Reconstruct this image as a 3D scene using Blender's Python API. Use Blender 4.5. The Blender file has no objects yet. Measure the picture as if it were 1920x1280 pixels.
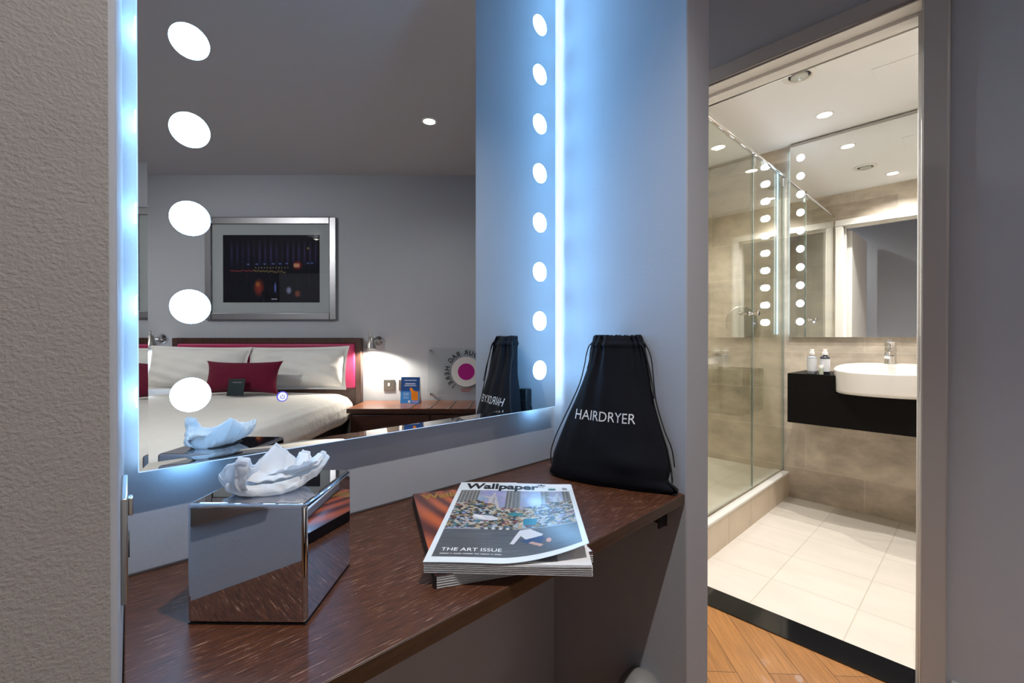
import bpy, bmesh, math, random
import numpy as np
from mathutils import Vector, Matrix
from mathutils.bvhtree import BVHTree
random.seed(7); np.random.seed(7)
PI = math.pi
scene = bpy.context.scene
C = scene.collection

# ------------------------------------------------------------------ camera, world, exposure
cam_d = bpy.data.cameras.new('camera'); cam = bpy.data.objects.new('camera', cam_d); C.objects.link(cam)
cam.location = (0, 0, 1.03)
cam.rotation_euler = (math.radians(90 - 0.302), 0, 0)
cam_d.sensor_width = 36; cam_d.lens = 835 / 1920 * 36
cam_d.clip_start = 0.02; cam_d.clip_end = 50
scene.camera = cam
w = bpy.data.worlds.new('world'); scene.world = w; w.use_nodes = True
w.node_tree.nodes['Background'].inputs[0].default_value = (0.05, 0.06, 0.09, 1)
w.node_tree.nodes['Background'].inputs[1].default_value = 0.3
vs = scene.view_settings
vs.view_transform = 'Standard'; vs.look = 'None'; vs.exposure = 0.0; vs.gamma = 1; vs.use_curve_mapping = False

# ------------------------------------------------------------------ the three frames of the place
# niche frame: x along the mirror wall, y into the wall, z up
NA = math.atan2(0.68914, 0.72462); NO = (-0.48929, 0.56043)
# bathroom frame: x to the right, y away from the door
BA = math.atan2(-0.73119, 0.68218); BO = (0.0, 0.0)
# bedroom frame: x to the right, y towards the bed wall
RA = math.atan2(-0.99874, -0.05016); RO = (-0.98312, 1.03373)
WF = (0.0, (0.0, 0.0))
NF, BF, RF = (NA, NO), (BA, BO), (RA, RO)
def to_world(f, x, y, z=0):
    a, o = f
    return Vector((o[0] + x * math.cos(a) - y * math.sin(a), o[1] + x * math.sin(a) + y * math.cos(a), z))
def to_frame(f, X, Y):
    a, o = f; dx, dy = X - o[0], Y - o[1]
    return (dx * math.cos(a) + dy * math.sin(a), -dx * math.sin(a) + dy * math.cos(a))
CEIL_R, CEIL_B = 2.335, 2.288

LED = (0.25, 0.58, 1.0)
WARM = (1.0, 0.95, 0.90)
NEUT = (1.0, 0.965, 0.93)
def spot(f, x, y, z, power, color, angle=120, blend=0.9, radius=0.03, tilt=None):
    l = bpy.data.lights.new('spot_lamp', 'SPOT'); l.energy = power; l.color = color
    l.spot_size = math.radians(angle); l.spot_blend = blend; l.shadow_soft_size = radius
    o = bpy.data.objects.new('spot_lamp', l); o.location = to_world(f, x, y, z)
    if tilt:
        d = to_world(f, *tilt[:2], tilt[2]) - o.location
        o.rotation_euler = d.to_track_quat('-Z', 'Y').to_euler()
    C.objects.link(o); return o
# downlights: frame, x, y, ceiling, watts, colour, cone
SPOTS = [
    (RF, 0.768, 1.29, CEIL_R, 96, WARM, 96),     # above the counter
    (RF, 0.495, 2.673, CEIL_R, 16, WARM, 150),    # the one seen in the mirror
    (RF, 2.55, 1.25, CEIL_R, 108, WARM, 112),      # unseen lamp added above the bed foot to brighten the bed
    (RF, 3.75, 2.7, CEIL_R, 46, WARM, 165),  # unseen lamp added beyond the bed to lift bed and walls
    (BF, -0.634, 2.985, CEIL_B, 50, NEUT, 140),
    (BF, -0.504, 2.15, CEIL_B, 66, NEUT, 136),
    (BF, 0.10, 2.55, CEIL_B, 56, NEUT, 145),  # unseen lamp added at the bathroom's right side, position assumed
    (BF, -1.35, 2.6, CEIL_B, 36, NEUT, 125),  # unseen lamp added to brighten the shower
    (BF, -1.35, 1.35, CEIL_R, 50, WARM, 150),  # unseen corridor lamp added to lift the door wall
]
for i_, (f, x, y, z, p, c, a) in enumerate(SPOTS):
    spot(f, x, y, z - 0.009, p, c, a, 0.95, 0.010, tilt=(2.0, 3.3, 0.5) if i_ == 2 else None)   # the third, an unseen added lamp, is aimed at the bed head

# ------------------------------------------------------------------ materials
M = {}
def N_(nt, t, **kw):
    n = nt.nodes.new(t)
    for k, v in kw.items(): setattr(n, k, v)
    return n
def mat(name, color, rough=0.5, metal=0.0, spec=0.5, vary=0.06, scale=12.0, bump=0.0, bscale=60.0, emit=None, estr=0.0, coat=0.0, sss=0.0, stretch=None, bdist=0.002, sheen=0.0):
    m = bpy.data.materials.new(name); m.use_nodes = True; nt = m.node_tree
    b = nt.nodes['Principled BSDF']
    b.inputs['Roughness'].default_value = rough; b.inputs['Metallic'].default_value = metal
    b.inputs['Specular IOR Level'].default_value = spec; b.inputs['Coat Weight'].default_value = coat
    b.inputs['Coat Roughness'].default_value = 0.08
    if sheen: b.inputs['Sheen Weight'].default_value = sheen
    tc = N_(nt, 'ShaderNodeTexCoord'); mp = N_(nt, 'ShaderNodeMapping'); nt.links.new(tc.outputs['Object'], mp.inputs[0])
    if stretch: mp.inputs['Scale'].default_value = stretch
    no = N_(nt, 'ShaderNodeTexNoise'); no.inputs['Scale'].default_value = scale; no.inputs['Detail'].default_value = 4
    nt.links.new(mp.outputs[0], no.inputs[0])
    mr = N_(nt, 'ShaderNodeMapRange'); mr.inputs[3].default_value = 1 - vary; mr.inputs[4].default_value = 1 + vary
    nt.links.new(no.outputs[0], mr.inputs[0])
    mx = N_(nt, 'ShaderNodeVectorMath', operation='SCALE'); mx.inputs[0].default_value = color[:3]
    nt.links.new(mr.outputs[0], mx.inputs['Scale']); nt.links.new(mx.outputs[0], b.inputs['Base Color'])
    if bump:
        n2 = N_(nt, 'ShaderNodeTexNoise'); n2.inputs['Scale'].default_value = bscale; n2.inputs['Detail'].default_value = 3
        nt.links.new(mp.outputs[0], n2.inputs[0])
        bp = N_(nt, 'ShaderNodeBump'); bp.inputs['Strength'].default_value = bump; bp.inputs['Distance'].default_value = bdist
        nt.links.new(n2.outputs[0], bp.inputs['Height']); nt.links.new(bp.outputs[0], b.inputs['Normal'])
    if emit:
        b.inputs['Emission Color'].default_value = (*emit, 1); b.inputs['Emission Strength'].default_value = estr
    M[name] = m; return m
def glass(name, tint=(0.95, 0.98, 0.95), refl=0.04, rough=0.0, gain=0.96):
    m = bpy.data.materials.new(name); m.use_nodes = True; nt = m.node_tree; nt.nodes.clear()
    out = N_(nt, 'ShaderNodeOutputMaterial'); mix = N_(nt, 'ShaderNodeMixShader')
    tr = N_(nt, 'ShaderNodeBsdfTransparent'); tr.inputs[0].default_value = (*tint, 1)
    gl = N_(nt, 'ShaderNodeBsdfGlossy'); gl.inputs['Roughness'].default_value = rough; gl.inputs['Color'].default_value = (1, 1, 1, 1)
    lw = N_(nt, 'ShaderNodeLayerWeight'); lw.inputs[0].default_value = 0.5
    pw = N_(nt, 'ShaderNodeMath', operation='POWER'); pw.inputs[1].default_value = 5
    ma = N_(nt, 'ShaderNodeMath', operation='MULTIPLY_ADD'); ma.inputs[1].default_value = gain; ma.inputs[2].default_value = refl
    nt.links.new(lw.outputs['Facing'], pw.inputs[0]); nt.links.new(pw.outputs[0], ma.inputs[0]); nt.links.new(ma.outputs[0], mix.inputs[0])
    nt.links.new(tr.outputs[0], mix.inputs[1]); nt.links.new(gl.outputs[0], mix.inputs[2]); nt.links.new(mix.outputs[0], out.inputs[0])
    M[name] = m; return m
def mirror(name, color=(0.86, 0.90, 0.90)):
    m = bpy.data.materials.new(name); m.use_nodes = True; nt = m.node_tree; nt.nodes.clear()
    out = N_(nt, 'ShaderNodeOutputMaterial'); gl = N_(nt, 'ShaderNodeBsdfGlossy')
    gl.inputs['Roughness'].default_value = 0.0; gl.inputs['Color'].default_value = (*color, 1)
    nt.links.new(gl.outputs[0], out.inputs[0]); M[name] = m; return m
def vcol(name, rough=0.4, spec=0.5, coat=0.0):
    m = bpy.data.materials.new(name); m.use_nodes = True; nt = m.node_tree; b = nt.nodes['Principled BSDF']
    at = N_(nt, 'ShaderNodeAttribute', attribute_name='print'); nt.links.new(at.outputs['Color'], b.inputs['Base Color'])
    b.inputs['Roughness'].default_value = rough; b.inputs['Specular IOR Level'].default_value = spec
    b.inputs['Coat Weight'].default_value = coat; b.inputs['Coat Roughness'].default_value = 0.12
    M[name] = m; return m
def brickmat(name, c1, c2, mortar, bw, bh, off, origin, axes='xy', msize=0.003, rough=0.5, grain=None, gcol=0.12, offset=0.5, bump=0.3, coat=0.0):
    """tiles / planks: brick texture in the object's own coordinates"""
    m = bpy.data.materials.new(name); m.use_nodes = True; nt = m.node_tree; b = nt.nodes['Principled BSDF']
    tc = N_(nt, 'ShaderNodeTexCoord'); sp = N_(nt, 'ShaderNodeSeparateXYZ'); nt.links.new(tc.outputs['Object'], sp.inputs[0])
    cb = N_(nt, 'ShaderNodeCombineXYZ')
    for i, a in enumerate(axes):
        ad = N_(nt, 'ShaderNodeMath', operation='SUBTRACT'); ad.inputs[1].default_value = origin[i]
        nt.links.new(sp.outputs['xyz'.index(a)], ad.inputs[0]); nt.links.new(ad.outputs[0], cb.inputs[i])
    br = N_(nt, 'ShaderNodeTexBrick'); br.offset = offset; br.offset_frequency = 2; br.squash = 1
    br.inputs['Scale'].default_value = 1; br.inputs['Brick Width'].default_value = bw; br.inputs['Row Height'].default_value = bh
    br.inputs['Mortar Size'].default_value = msize; br.inputs['Mortar Smooth'].default_value = 0.1; br.inputs['Bias'].default_value = 0
    br.inputs['Color1'].default_value = (*c1, 1); br.inputs['Color2'].default_value = (*c2, 1); br.inputs['Mortar'].default_value = (*mortar, 1)
    nt.links.new(cb.outputs[0], br.inputs['Vector'])
    mp = N_(nt, 'ShaderNodeMapping'); mp.inputs['Scale'].default_value = grain or (3, 3, 3); nt.links.new(tc.outputs['Object'], mp.inputs[0])
    no = N_(nt, 'ShaderNodeTexNoise'); no.inputs['Scale'].default_value = 1; no.inputs['Detail'].default_value = 6; no.inputs['Roughness'].default_value = 0.65
    nt.links.new(mp.outputs[0], no.inputs[0])
    mr = N_(nt, 'ShaderNodeMapRange'); mr.inputs[1].default_value = 0.3; mr.inputs[2].default_value = 0.7
    mr.inputs[3].default_value = 1 - gcol; mr.inputs[4].default_value = 1 + gcol; nt.links.new(no.outputs[0], mr.inputs[0])
    mx = N_(nt, 'ShaderNodeVectorMath', operation='SCALE'); nt.links.new(br.outputs['Color'], mx.inputs[0]); nt.links.new(mr.outputs[0], mx.inputs['Scale'])
    nt.links.new(mx.outputs[0], b.inputs['Base Color']); b.inputs['Roughness'].default_value = rough; b.inputs['Coat Weight'].default_value = coat
    bp = N_(nt, 'ShaderNodeBump', invert=True); bp.inputs['Strength'].default_value = bump; bp.inputs['Distance'].default_value = 0.002
    nt.links.new(br.outputs['Fac'], bp.inputs['Height']); nt.links.new(bp.outputs[0], b.inputs['Normal'])
    M[name] = m; return m

mat('paint_grey', (0.385, 0.405, 0.45), 0.75, vary=0.02, bump=0.12, bscale=160, spec=0.25)
mat('paint_rough', (0.34, 0.330, 0.325), 0.8, vary=0.03, scale=30, bump=0.5, bscale=480, bdist=0.0010, spec=0.2)
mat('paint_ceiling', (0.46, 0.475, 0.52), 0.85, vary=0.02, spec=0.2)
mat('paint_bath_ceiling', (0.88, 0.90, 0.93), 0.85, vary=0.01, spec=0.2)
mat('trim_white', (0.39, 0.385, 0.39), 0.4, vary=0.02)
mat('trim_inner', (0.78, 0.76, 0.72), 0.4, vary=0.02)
mat('chrome', (0.82, 0.82, 0.83), 0.05, 1.0, vary=0.01)
mat('mirror_chrome', (0.66, 0.66, 0.69), 0.012, 1.0, vary=0.0)
mat('steel', (0.50, 0.48, 0.45), 0.28, 1.0, vary=0.04)
mat('nickel', (0.45, 0.43, 0.40), 0.3, 1.0, vary=0.03)
mat('black_metal', (0.012, 0.012, 0.014), 0.4, vary=0.05)
mat('black_fabric', (0.006, 0.0065, 0.010), 0.9, vary=0.15, scale=60, bump=0.25, bscale=900, bdist=0.0005, spec=0.15, sheen=0.03)
mat('cord_black', (0.006, 0.006, 0.009), 0.8, vary=0.1)
mat('print_white', (0.62, 0.62, 0.66), 0.7, vary=0.03)
mat('black_plastic', (0.010, 0.012, 0.016), 0.45, vary=0.05)
mat('tissue', (0.88, 0.90, 0.92), 0.9, vary=0.02, bump=0.12, bscale=260, spec=0.1, sheen=0.1)
m_ = M['tissue']; nt_ = m_.node_tree; b_ = nt_.nodes['Principled BSDF']; tr_ = N_(nt_, 'ShaderNodeBsdfTranslucent'); tr_.inputs[0].default_value = (0.85, 0.88, 0.92, 1)
mx_ = N_(nt_, 'ShaderNodeMixShader'); mx_.inputs[0].default_value = 0.5; nt_.links.new(b_.outputs[0], mx_.inputs[1]); nt_.links.new(tr_.outputs[0], mx_.inputs[2]); nt_.links.new(mx_.outputs[0], nt_.nodes['Material Output'].inputs[0])
mat('box_dark', (0.01, 0.01, 0.012), 0.5, vary=0.05)
mat('paper', (0.66, 0.66, 0.68), 0.55, vary=0.05, scale=3, stretch=(1, 1, 900), bump=0.4, bscale=3)
mat('paper_white', (0.82, 0.84, 0.86), 0.3, vary=0.01, coat=0.3)
mat('ink_black', (0.01, 0.01, 0.012), 0.35, vary=0.02)
mat('ink_white', (0.85, 0.85, 0.85), 0.4, vary=0.02)
mat('ink_gold', (0.32, 0.17, 0.04), 0.4, vary=0.1, scale=60)
mat('ink_green', (0.02, 0.13, 0.12), 0.4, vary=0.1, scale=60)
mat('ink_red', (0.30, 0.03, 0.03), 0.4, vary=0.1)
mat('ink_grey', (0.20, 0.20, 0.22), 0.4, vary=0.1)
mat('ink_grey_light', (0.45, 0.45, 0.46), 0.4, vary=0.05)
mat('spine_dark', (0.012, 0.01, 0.012), 0.4, vary=0.1)
mat('linen_white', (0.68, 0.66, 0.63), 0.9, vary=0.03, bump=0.35, bscale=14, bdist=0.02, spec=0.15, sheen=0.1)
mat('pillow_white', (0.70, 0.69, 0.67), 0.9, vary=0.03, bump=0.4, bscale=9, bdist=0.02, spec=0.15, sheen=0.1)
mat('cushion_red', (0.115, 0.003, 0.022), 0.85, vary=0.1, scale=40, bump=0.3, bscale=500, bdist=0.0006, spec=0.2, sheen=0.1)
mat('headboard_pink', (0.36, 0.022, 0.095), 0.42, vary=0.05, bump=0.15, bscale=300, bdist=0.0005)
mat('bed_base_dark', (0.01, 0.009, 0.009), 0.8, vary=0.1)
mat('switch_white', (0.8, 0.8, 0.78), 0.4, vary=0.01)
mat('socket_hole', (0.01, 0.01, 0.01), 0.6, vary=0.01)
mat('window_fill_glow', (0.7, 0.7, 0.7), 0.8, vary=0.02, emit=(0.85, 0.92, 1.0), estr=0.12)
mat('led_disc', (0.8, 0.85, 0.9), 0.4, vary=0.0, emit=LED, estr=50)
mat('led_strip', (0.8, 0.85, 0.9), 0.4, vary=0.0, emit=(0.6, 0.82, 1.0), estr=34)
mat('led_strip_left', (0.8, 0.85, 0.9), 0.4, vary=0.0, emit=(0.45, 0.72, 1.0), estr=4.5)
mat('led_core', (0.8, 0.85, 0.9), 0.4, vary=0.0, emit=LED, estr=18)
mat('led_fill_low', (0.8, 0.85, 0.9), 0.4, vary=0.0, emit=LED, estr=15)
mat('glass_rim_glow', (0.8, 0.85, 0.9), 0.4, vary=0.0, emit=LED, estr=0.7)
mat('led_bath', (0.8, 0.85, 0.9), 0.4, vary=0.0, emit=(0.75, 0.88, 1.0), estr=9)
mat('led_bath_strip', (0.8, 0.85, 0.9), 0.4, vary=0.0, emit=(0.5, 0.8, 1.0), estr=3)
mat('button_glow', (0.4, 0.4, 0.8), 0.4, vary=0.0, emit=(0.52, 0.55, 1.0), estr=1.35)
mat('button_ring', (0.1, 0.1, 0.5), 0.4, vary=0.0, emit=(0.12, 0.12, 0.85), estr=0.55)
mat('lamp_glow', (0.9, 0.9, 0.9), 0.4, vary=0.0, emit=(1.0, 0.86, 0.68), estr=40)
mat('lamp_white', (0.9, 0.9, 0.9), 0.4, vary=0.0, emit=(1.0, 0.93, 0.82), estr=25)
mat('lamp_off', (0.55, 0.58, 0.55), 0.15, vary=0.05)
mat('fitting_white', (0.8, 0.79, 0.77), 0.4, vary=0.01)
mat('granite', (0.010, 0.010, 0.011), 0.10, vary=0.3, scale=300, coat=0.3)
mat('vanity_black', (0.0035, 0.003, 0.003), 0.5, vary=0.3, scale=200, spec=0.15)
mat('ceramic', (0.80, 0.78, 0.75), 0.12, vary=0.005, coat=0.5)
mat('bottle_clear', (0.34, 0.36, 0.40), 0.15, vary=0.02)
mat('bottle_grey', (0.03, 0.035, 0.05), 0.15, vary=0.02)
mat('bottle_label', (0.62, 0.64, 0.68), 0.4, vary=0.02)
mat('cap_white', (0.82, 0.82, 0.80), 0.35, vary=0.01)
mat('cap_green', (0.45, 0.52, 0.42), 0.4, vary=0.01)
mat('door_grey', (0.16, 0.155, 0.16), 0.6, vary=0.03)
mat('bin_grey', (0.24, 0.235, 0.23), 0.5, vary=0.03)
mat('magenta', (0.36, 0.0, 0.19), 0.4, vary=0.02)
mat('sign_white', (0.60, 0.60, 0.60), 0.4, vary=0.02)
mat('frame_silver', (0.34, 0.34, 0.37), 0.35, 0.8, vary=0.05)
mat('mount_card', (0.36, 0.385, 0.40), 0.8, vary=0.01)
mat('card_dark', (0.006, 0.018, 0.022), 0.35, vary=0.05)
mat('shelf_glue', (0.05, 0.04, 0.04), 0.7, vary=0.05)
glass('shower_glass', (0.915, 0.93, 0.88), 0.09, gain=0.9)
glass('clear_glass', (0.985, 0.99, 0.99), 0.03)
glass('acrylic', (0.98, 0.99, 0.99), 0.05)
mat('glass_edge', (0.30, 0.36, 0.35), 0.2, 0.3, vary=0.02)
mirror('mirror_silver')
mirror('bath_mirror', (0.92, 0.93, 0.91))
vcol('printed_gloss', 0.28, 0.5, 0.6); vcol('printed', 0.35, 0.4); vcol('printed_matt', 0.6, 0.1)

def wood(name, c_dark, c_light, sc, rough, flecks=0.0, coat=0.3):
    m = bpy.data.materials.new(name); m.use_nodes = True; nt = m.node_tree; b = nt.nodes['Principled BSDF']
    tc = N_(nt, 'ShaderNodeTexCoord'); mp = N_(nt, 'ShaderNodeMapping'); mp.inputs['Scale'].default_value = sc
    nt.links.new(tc.outputs['Object'], mp.inputs[0])
    no = N_(nt, 'ShaderNodeTexNoise'); no.inputs['Scale'].default_value = 1; no.inputs['Detail'].default_value = 5; no.inputs['Roughness'].default_value = 0.7; no.inputs['Distortion'].default_value = 0.15
    nt.links.new(mp.outputs[0], no.inputs[0])
    cr = N_(nt, 'ShaderNodeValToRGB'); e = cr.color_ramp.elements
    e[0].position = 0.36; e[0].color = (*c_dark, 1); e[1].position = 0.56; e[1].color = (*c_light, 1)
    if flecks:
        x = e.new(0.61); x.color = (*c_light, 1)
        y = e.new(0.65); y.color = (0.27, 0.16, 0.11, 1)
    nt.links.new(no.outputs[0], cr.inputs[0]); nt.links.new(cr.outputs[0], b.inputs['Base Color'])
    b.inputs['Roughness'].default_value = rough; b.inputs['Coat Weight'].default_value = coat; b.inputs['Coat Roughness'].default_value = 0.25
    bp = N_(nt, 'ShaderNodeBump'); bp.inputs['Strength'].default_value = 0.25; bp.inputs['Distance'].default_value = 0.0006
    nt.links.new(no.outputs[0], bp.inputs['Height']); nt.links.new(bp.outputs[0], b.inputs['Normal'])
    M[name] = m; return m
wood('wenge', (0.032, 0.010, 0.0045), (0.090, 0.030, 0.012), (32, 420, 60), 0.42, 0.9, 0.05)
wood('wenge_edge', (0.022, 0.010, 0.006), (0.050, 0.022, 0.011), (10, 10, 160), 0.4, 0.0, 0.1)
wood('desk_wood', (0.10, 0.030, 0.010), (0.20, 0.065, 0.022), (6, 90, 60), 0.3, 0.0, 0.4)
wood('desk_dark', (0.022, 0.007, 0.005), (0.045, 0.015, 0.010), (6, 90, 60), 0.4, 0.0, 0.1)
wood('headboard_wood', (0.030, 0.012, 0.010), (0.060, 0.026, 0.018), (60, 60, 6), 0.4, 0.0, 0.1)
brickmat('planks', (0.42, 0.19, 0.055), (0.33, 0.14, 0.038), (0.10, 0.035, 0.01), 1.15, 0.0975, 0, (-0.425 - 1.15 / 2, 1.757 - 0.0975 * 40), 'xy', 0.0012, 0.32, (7, 110, 1), 0.28, 0.5, 0.3, 0.25)
brickmat('floor_tiles', (0.76, 0.705, 0.635), (0.74, 0.685, 0.615), (0.60, 0.54, 0.46), 0.298, 0.295, 0, (-0.337 - 0.298 * 10, 2.12 - 0.295 * 10), 'xy', 0.0022, 0.5, (3, 9, 1), 0.05, 0.0, 0.3)
brickmat('wall_tiles', (0.60, 0.53, 0.44), (0.46, 0.39, 0.315), (0.62, 0.55, 0.46), 0.60, 0.25, 0, (-0.50 - 0.6 * 5, 0.20), 'xz', 0.003, 0.45, (5, 5, 8), 0.30, 0.5, 0.3)
brickmat('wall_tiles_side', (0.60, 0.53, 0.44), (0.46, 0.39, 0.315), (0.62, 0.55, 0.46), 0.60, 0.25, 0, (0.13, 0.20), 'yz', 0.003, 0.45, (5, 5, 8), 0.30, 0.5, 0.3)
brickmat('curb_tiles', (0.62, 0.52, 0.40), (0.60, 0.50, 0.38), (0.36, 0.29, 0.21), 0.30, 0.5, 0, (0.03, -0.2), 'yz', 0.002, 0.45, (4, 4, 4), 0.08, 0.0, 0.2)

# ------------------------------------------------------------------ mesh helpers
class MB:
    def __init__(s): s.bm = bmesh.new()
    def _v(s, pts): return [s.bm.verts.new(p) for p in pts]
    def box(s, x0, y0, z0, x1, y1, z1):
        v = s._v([(x0, y0, z0), (x1, y0, z0), (x1, y1, z0), (x0, y1, z0), (x0, y0, z1), (x1, y0, z1), (x1, y1, z1), (x0, y1, z1)])
        for f in ((0, 3, 2, 1), (4, 5, 6, 7), (0, 1, 5, 4), (1, 2, 6, 5), (2, 3, 7, 6), (3, 0, 4, 7)): s.bm.faces.new([v[i] for i in f])
        return s
    def prism(s, poly, z0, z1):
        a = sum(poly[i][0] * poly[(i + 1) % len(poly)][1] - poly[(i + 1) % len(poly)][0] * poly[i][1] for i in range(len(poly)))
        if a < 0: poly = poly[::-1]
        lo = s._v([(x, y, z0) for x, y in poly]); hi = s._v([(x, y, z1) for x, y in poly]); n = len(poly)
        s.bm.faces.new(lo[::-1]); s.bm.faces.new(hi)
        for i in range(n): s.bm.faces.new([lo[i], lo[(i + 1) % n], hi[(i + 1) % n], hi[i]])
        return s
    def face(s, pts): s.bm.faces.new(s._v(pts)); return s
    def lathe(s, prof, seg=32, c=(0, 0, 0), axis='z', caps=True, sx=1, sy=1):
        rings = []
        for r, h in prof:
            ring = []
            for i in range(seg):
                t = 2 * PI * i / seg; a, b = r * math.cos(t) * sx, r * math.sin(t) * sy
                p = {'z': (a, b, h), 'y': (a, h, b), 'x': (h, a, b)}[axis]
                ring.append(s.bm.verts.new((p[0] + c[0], p[1] + c[1], p[2] + c[2])))
            rings.append(ring)
        for A, B in zip(rings, rings[1:]):
            for i in range(seg): s.bm.faces.new([A[i], A[(i + 1) % seg], B[(i + 1) % seg], B[i]])
        if caps: s.bm.faces.new(rings[0][::-1]); s.bm.faces.new(rings[-1])
        return s
    def tube(s, pts, r, seg=10):
        pts = [Vector(p) for p in pts]; rings = []
        up = Vector((0, 0, 1))
        for i, p in enumerate(pts):
            d = (pts[min(i + 1, len(pts) - 1)] - pts[max(i - 1, 0)]).normalized()
            if abs(d.dot(up)) > 0.95: u = d.cross(Vector((1, 0, 0))).normalized()
            else: u = d.cross(up).normalized()
            if rings and u.dot(lu) < 0: u = -u
            lu = u; v = d.cross(u); rr = r[i] if isinstance(r, (list, tuple)) else r
            rings.append([s.bm.verts.new(p + u * rr * math.cos(2 * PI * k / seg) + v * rr * math.sin(2 * PI * k / seg)) for k in range(seg)])
        for A, B in zip(rings, rings[1:]):
            for i in range(seg): s.bm.faces.new([A[i], A[(i + 1) % seg], B[(i + 1) % seg], B[i]])
        s.bm.faces.new(rings[0][::-1]); s.bm.faces.new(rings[-1]); return s
    def grid(s, fn, nu, nv, closeu=False):
        g = [[s.bm.verts.new(fn(i / (nu if closeu else nu - 1), j / (nv - 1))) for i in range(nu)] for j in range(nv)]
        for j in range(nv - 1):
            for i in range(nu if closeu else nu - 1):
                k = (i + 1) % nu
                s.bm.faces.new([g[j][i], g[j][k], g[j + 1][k], g[j + 1][i]])
        return g
    def xf(s, m): bmesh.ops.transform(s.bm, matrix=m, verts=s.bm.verts); return s
    def build(s, name, m, parent=None, frame=None, loc=(0, 0, 0), rz=0.0, smooth=35, bevel=0, bseg=3, kind=None, merge=True):
        bm = s.bm
        if merge: bmesh.ops.remove_doubles(bm, verts=bm.verts, dist=1e-6)
        bmesh.ops.recalc_face_normals(bm, faces=bm.faces)
        if smooth:
            lim = math.radians(smooth)
            for f in bm.faces: f.smooth = True
            for e in bm.edges:
                if len(e.link_faces) == 2: e.smooth = e.calc_face_angle(0) < lim
        me = bpy.data.meshes.new(name); bm.to_mesh(me); bm.free()
        ms = m if isinstance(m, (list, tuple)) else [m]
        for x in ms: me.materials.append(M[x])
        o = bpy.data.objects.new(name, me); C.objects.link(o)
        if parent: o.parent = parent; o.location = loc; o.rotation_euler = (0, 0, rz)
        else:
            f = frame or WF; o.location = to_world(f, loc[0], loc[1], loc[2]); o.rotation_euler = (0, 0, f[0] + rz)
        if bevel:
            b = o.modifiers.new('bevel', 'BEVEL'); b.width = bevel; b.segments = bseg; b.limit_method = 'ANGLE'; b.angle_limit = math.radians(40)
        if kind: o['kind'] = kind
        return o
def thing(name, label, cat, frame=WF, loc=(0, 0, 0), rz=0.0, group=None):
    o = bpy.data.objects.new(name, None); o.empty_display_size = 0.05; C.objects.link(o)
    o.location = to_world(frame, *loc); o.rotation_euler = (0, 0, frame[0] + rz)
    o['label'] = label; o['category'] = cat
    if group: o['group'] = group
    return o
def tag(o, label, cat, group=None):
    o['label'] = label; o['category'] = cat
    if group: o['group'] = group
    return o
def struct(name, mb, m, frame=WF, **k): return mb.build(name, m, frame=frame, kind='structure', **k)
def dup(o, parent=None):
    c = o.copy(); C.objects.link(c); c.parent = parent
    for ch in list(o.children): dup(ch, c)
    return c
def text_mesh(s, size=1.0, bold=0.0, align='LEFT', xs=1.0, space=1.0, res=4):
    cu = bpy.data.curves.new('lettering', 'FONT'); cu.body = s; cu.size = size; cu.offset = bold; cu.align_x = align
    cu.resolution_u = res; cu.space_character = space; cu.fill_mode = 'FRONT'
    ob = bpy.data.objects.new('lettering', cu); C.objects.link(ob); bpy.context.view_layer.update()
    me = bpy.data.meshes.new_from_object(ob.evaluated_get(bpy.context.evaluated_depsgraph_get()))
    bpy.data.objects.remove(ob); bpy.data.curves.remove(cu)
    vs_ = [Vector((v.co.x * xs, v.co.y, 0)) for v in me.vertices]; fs = [list(p.vertices) for p in me.polygons]
    bpy.data.meshes.remove(me); return vs_, fs
def lettering(name, s, size, fn, m, parent, bold=0.0, align='LEFT', xs=1.0, space=1.0, width=None):
    """flat printed letters laid on a surface: fn maps (x, y) of the text to a point"""
    v, f = text_mesh(s, size, bold, align, xs, space)
    if width:
        x0 = min(p.x for p in v); x1 = max(p.x for p in v); k = width / (x1 - x0)
        for p in v: p.x = (p.x - (x0 if align == 'LEFT' else 0)) * k
    me = bpy.data.meshes.new(name); me.from_pydata([fn(p.x, p.y) for p in v], [], f); me.materials.append(M[m])
    o = bpy.data.objects.new(name, me); C.objects.link(o); o.parent = parent; return o
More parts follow.
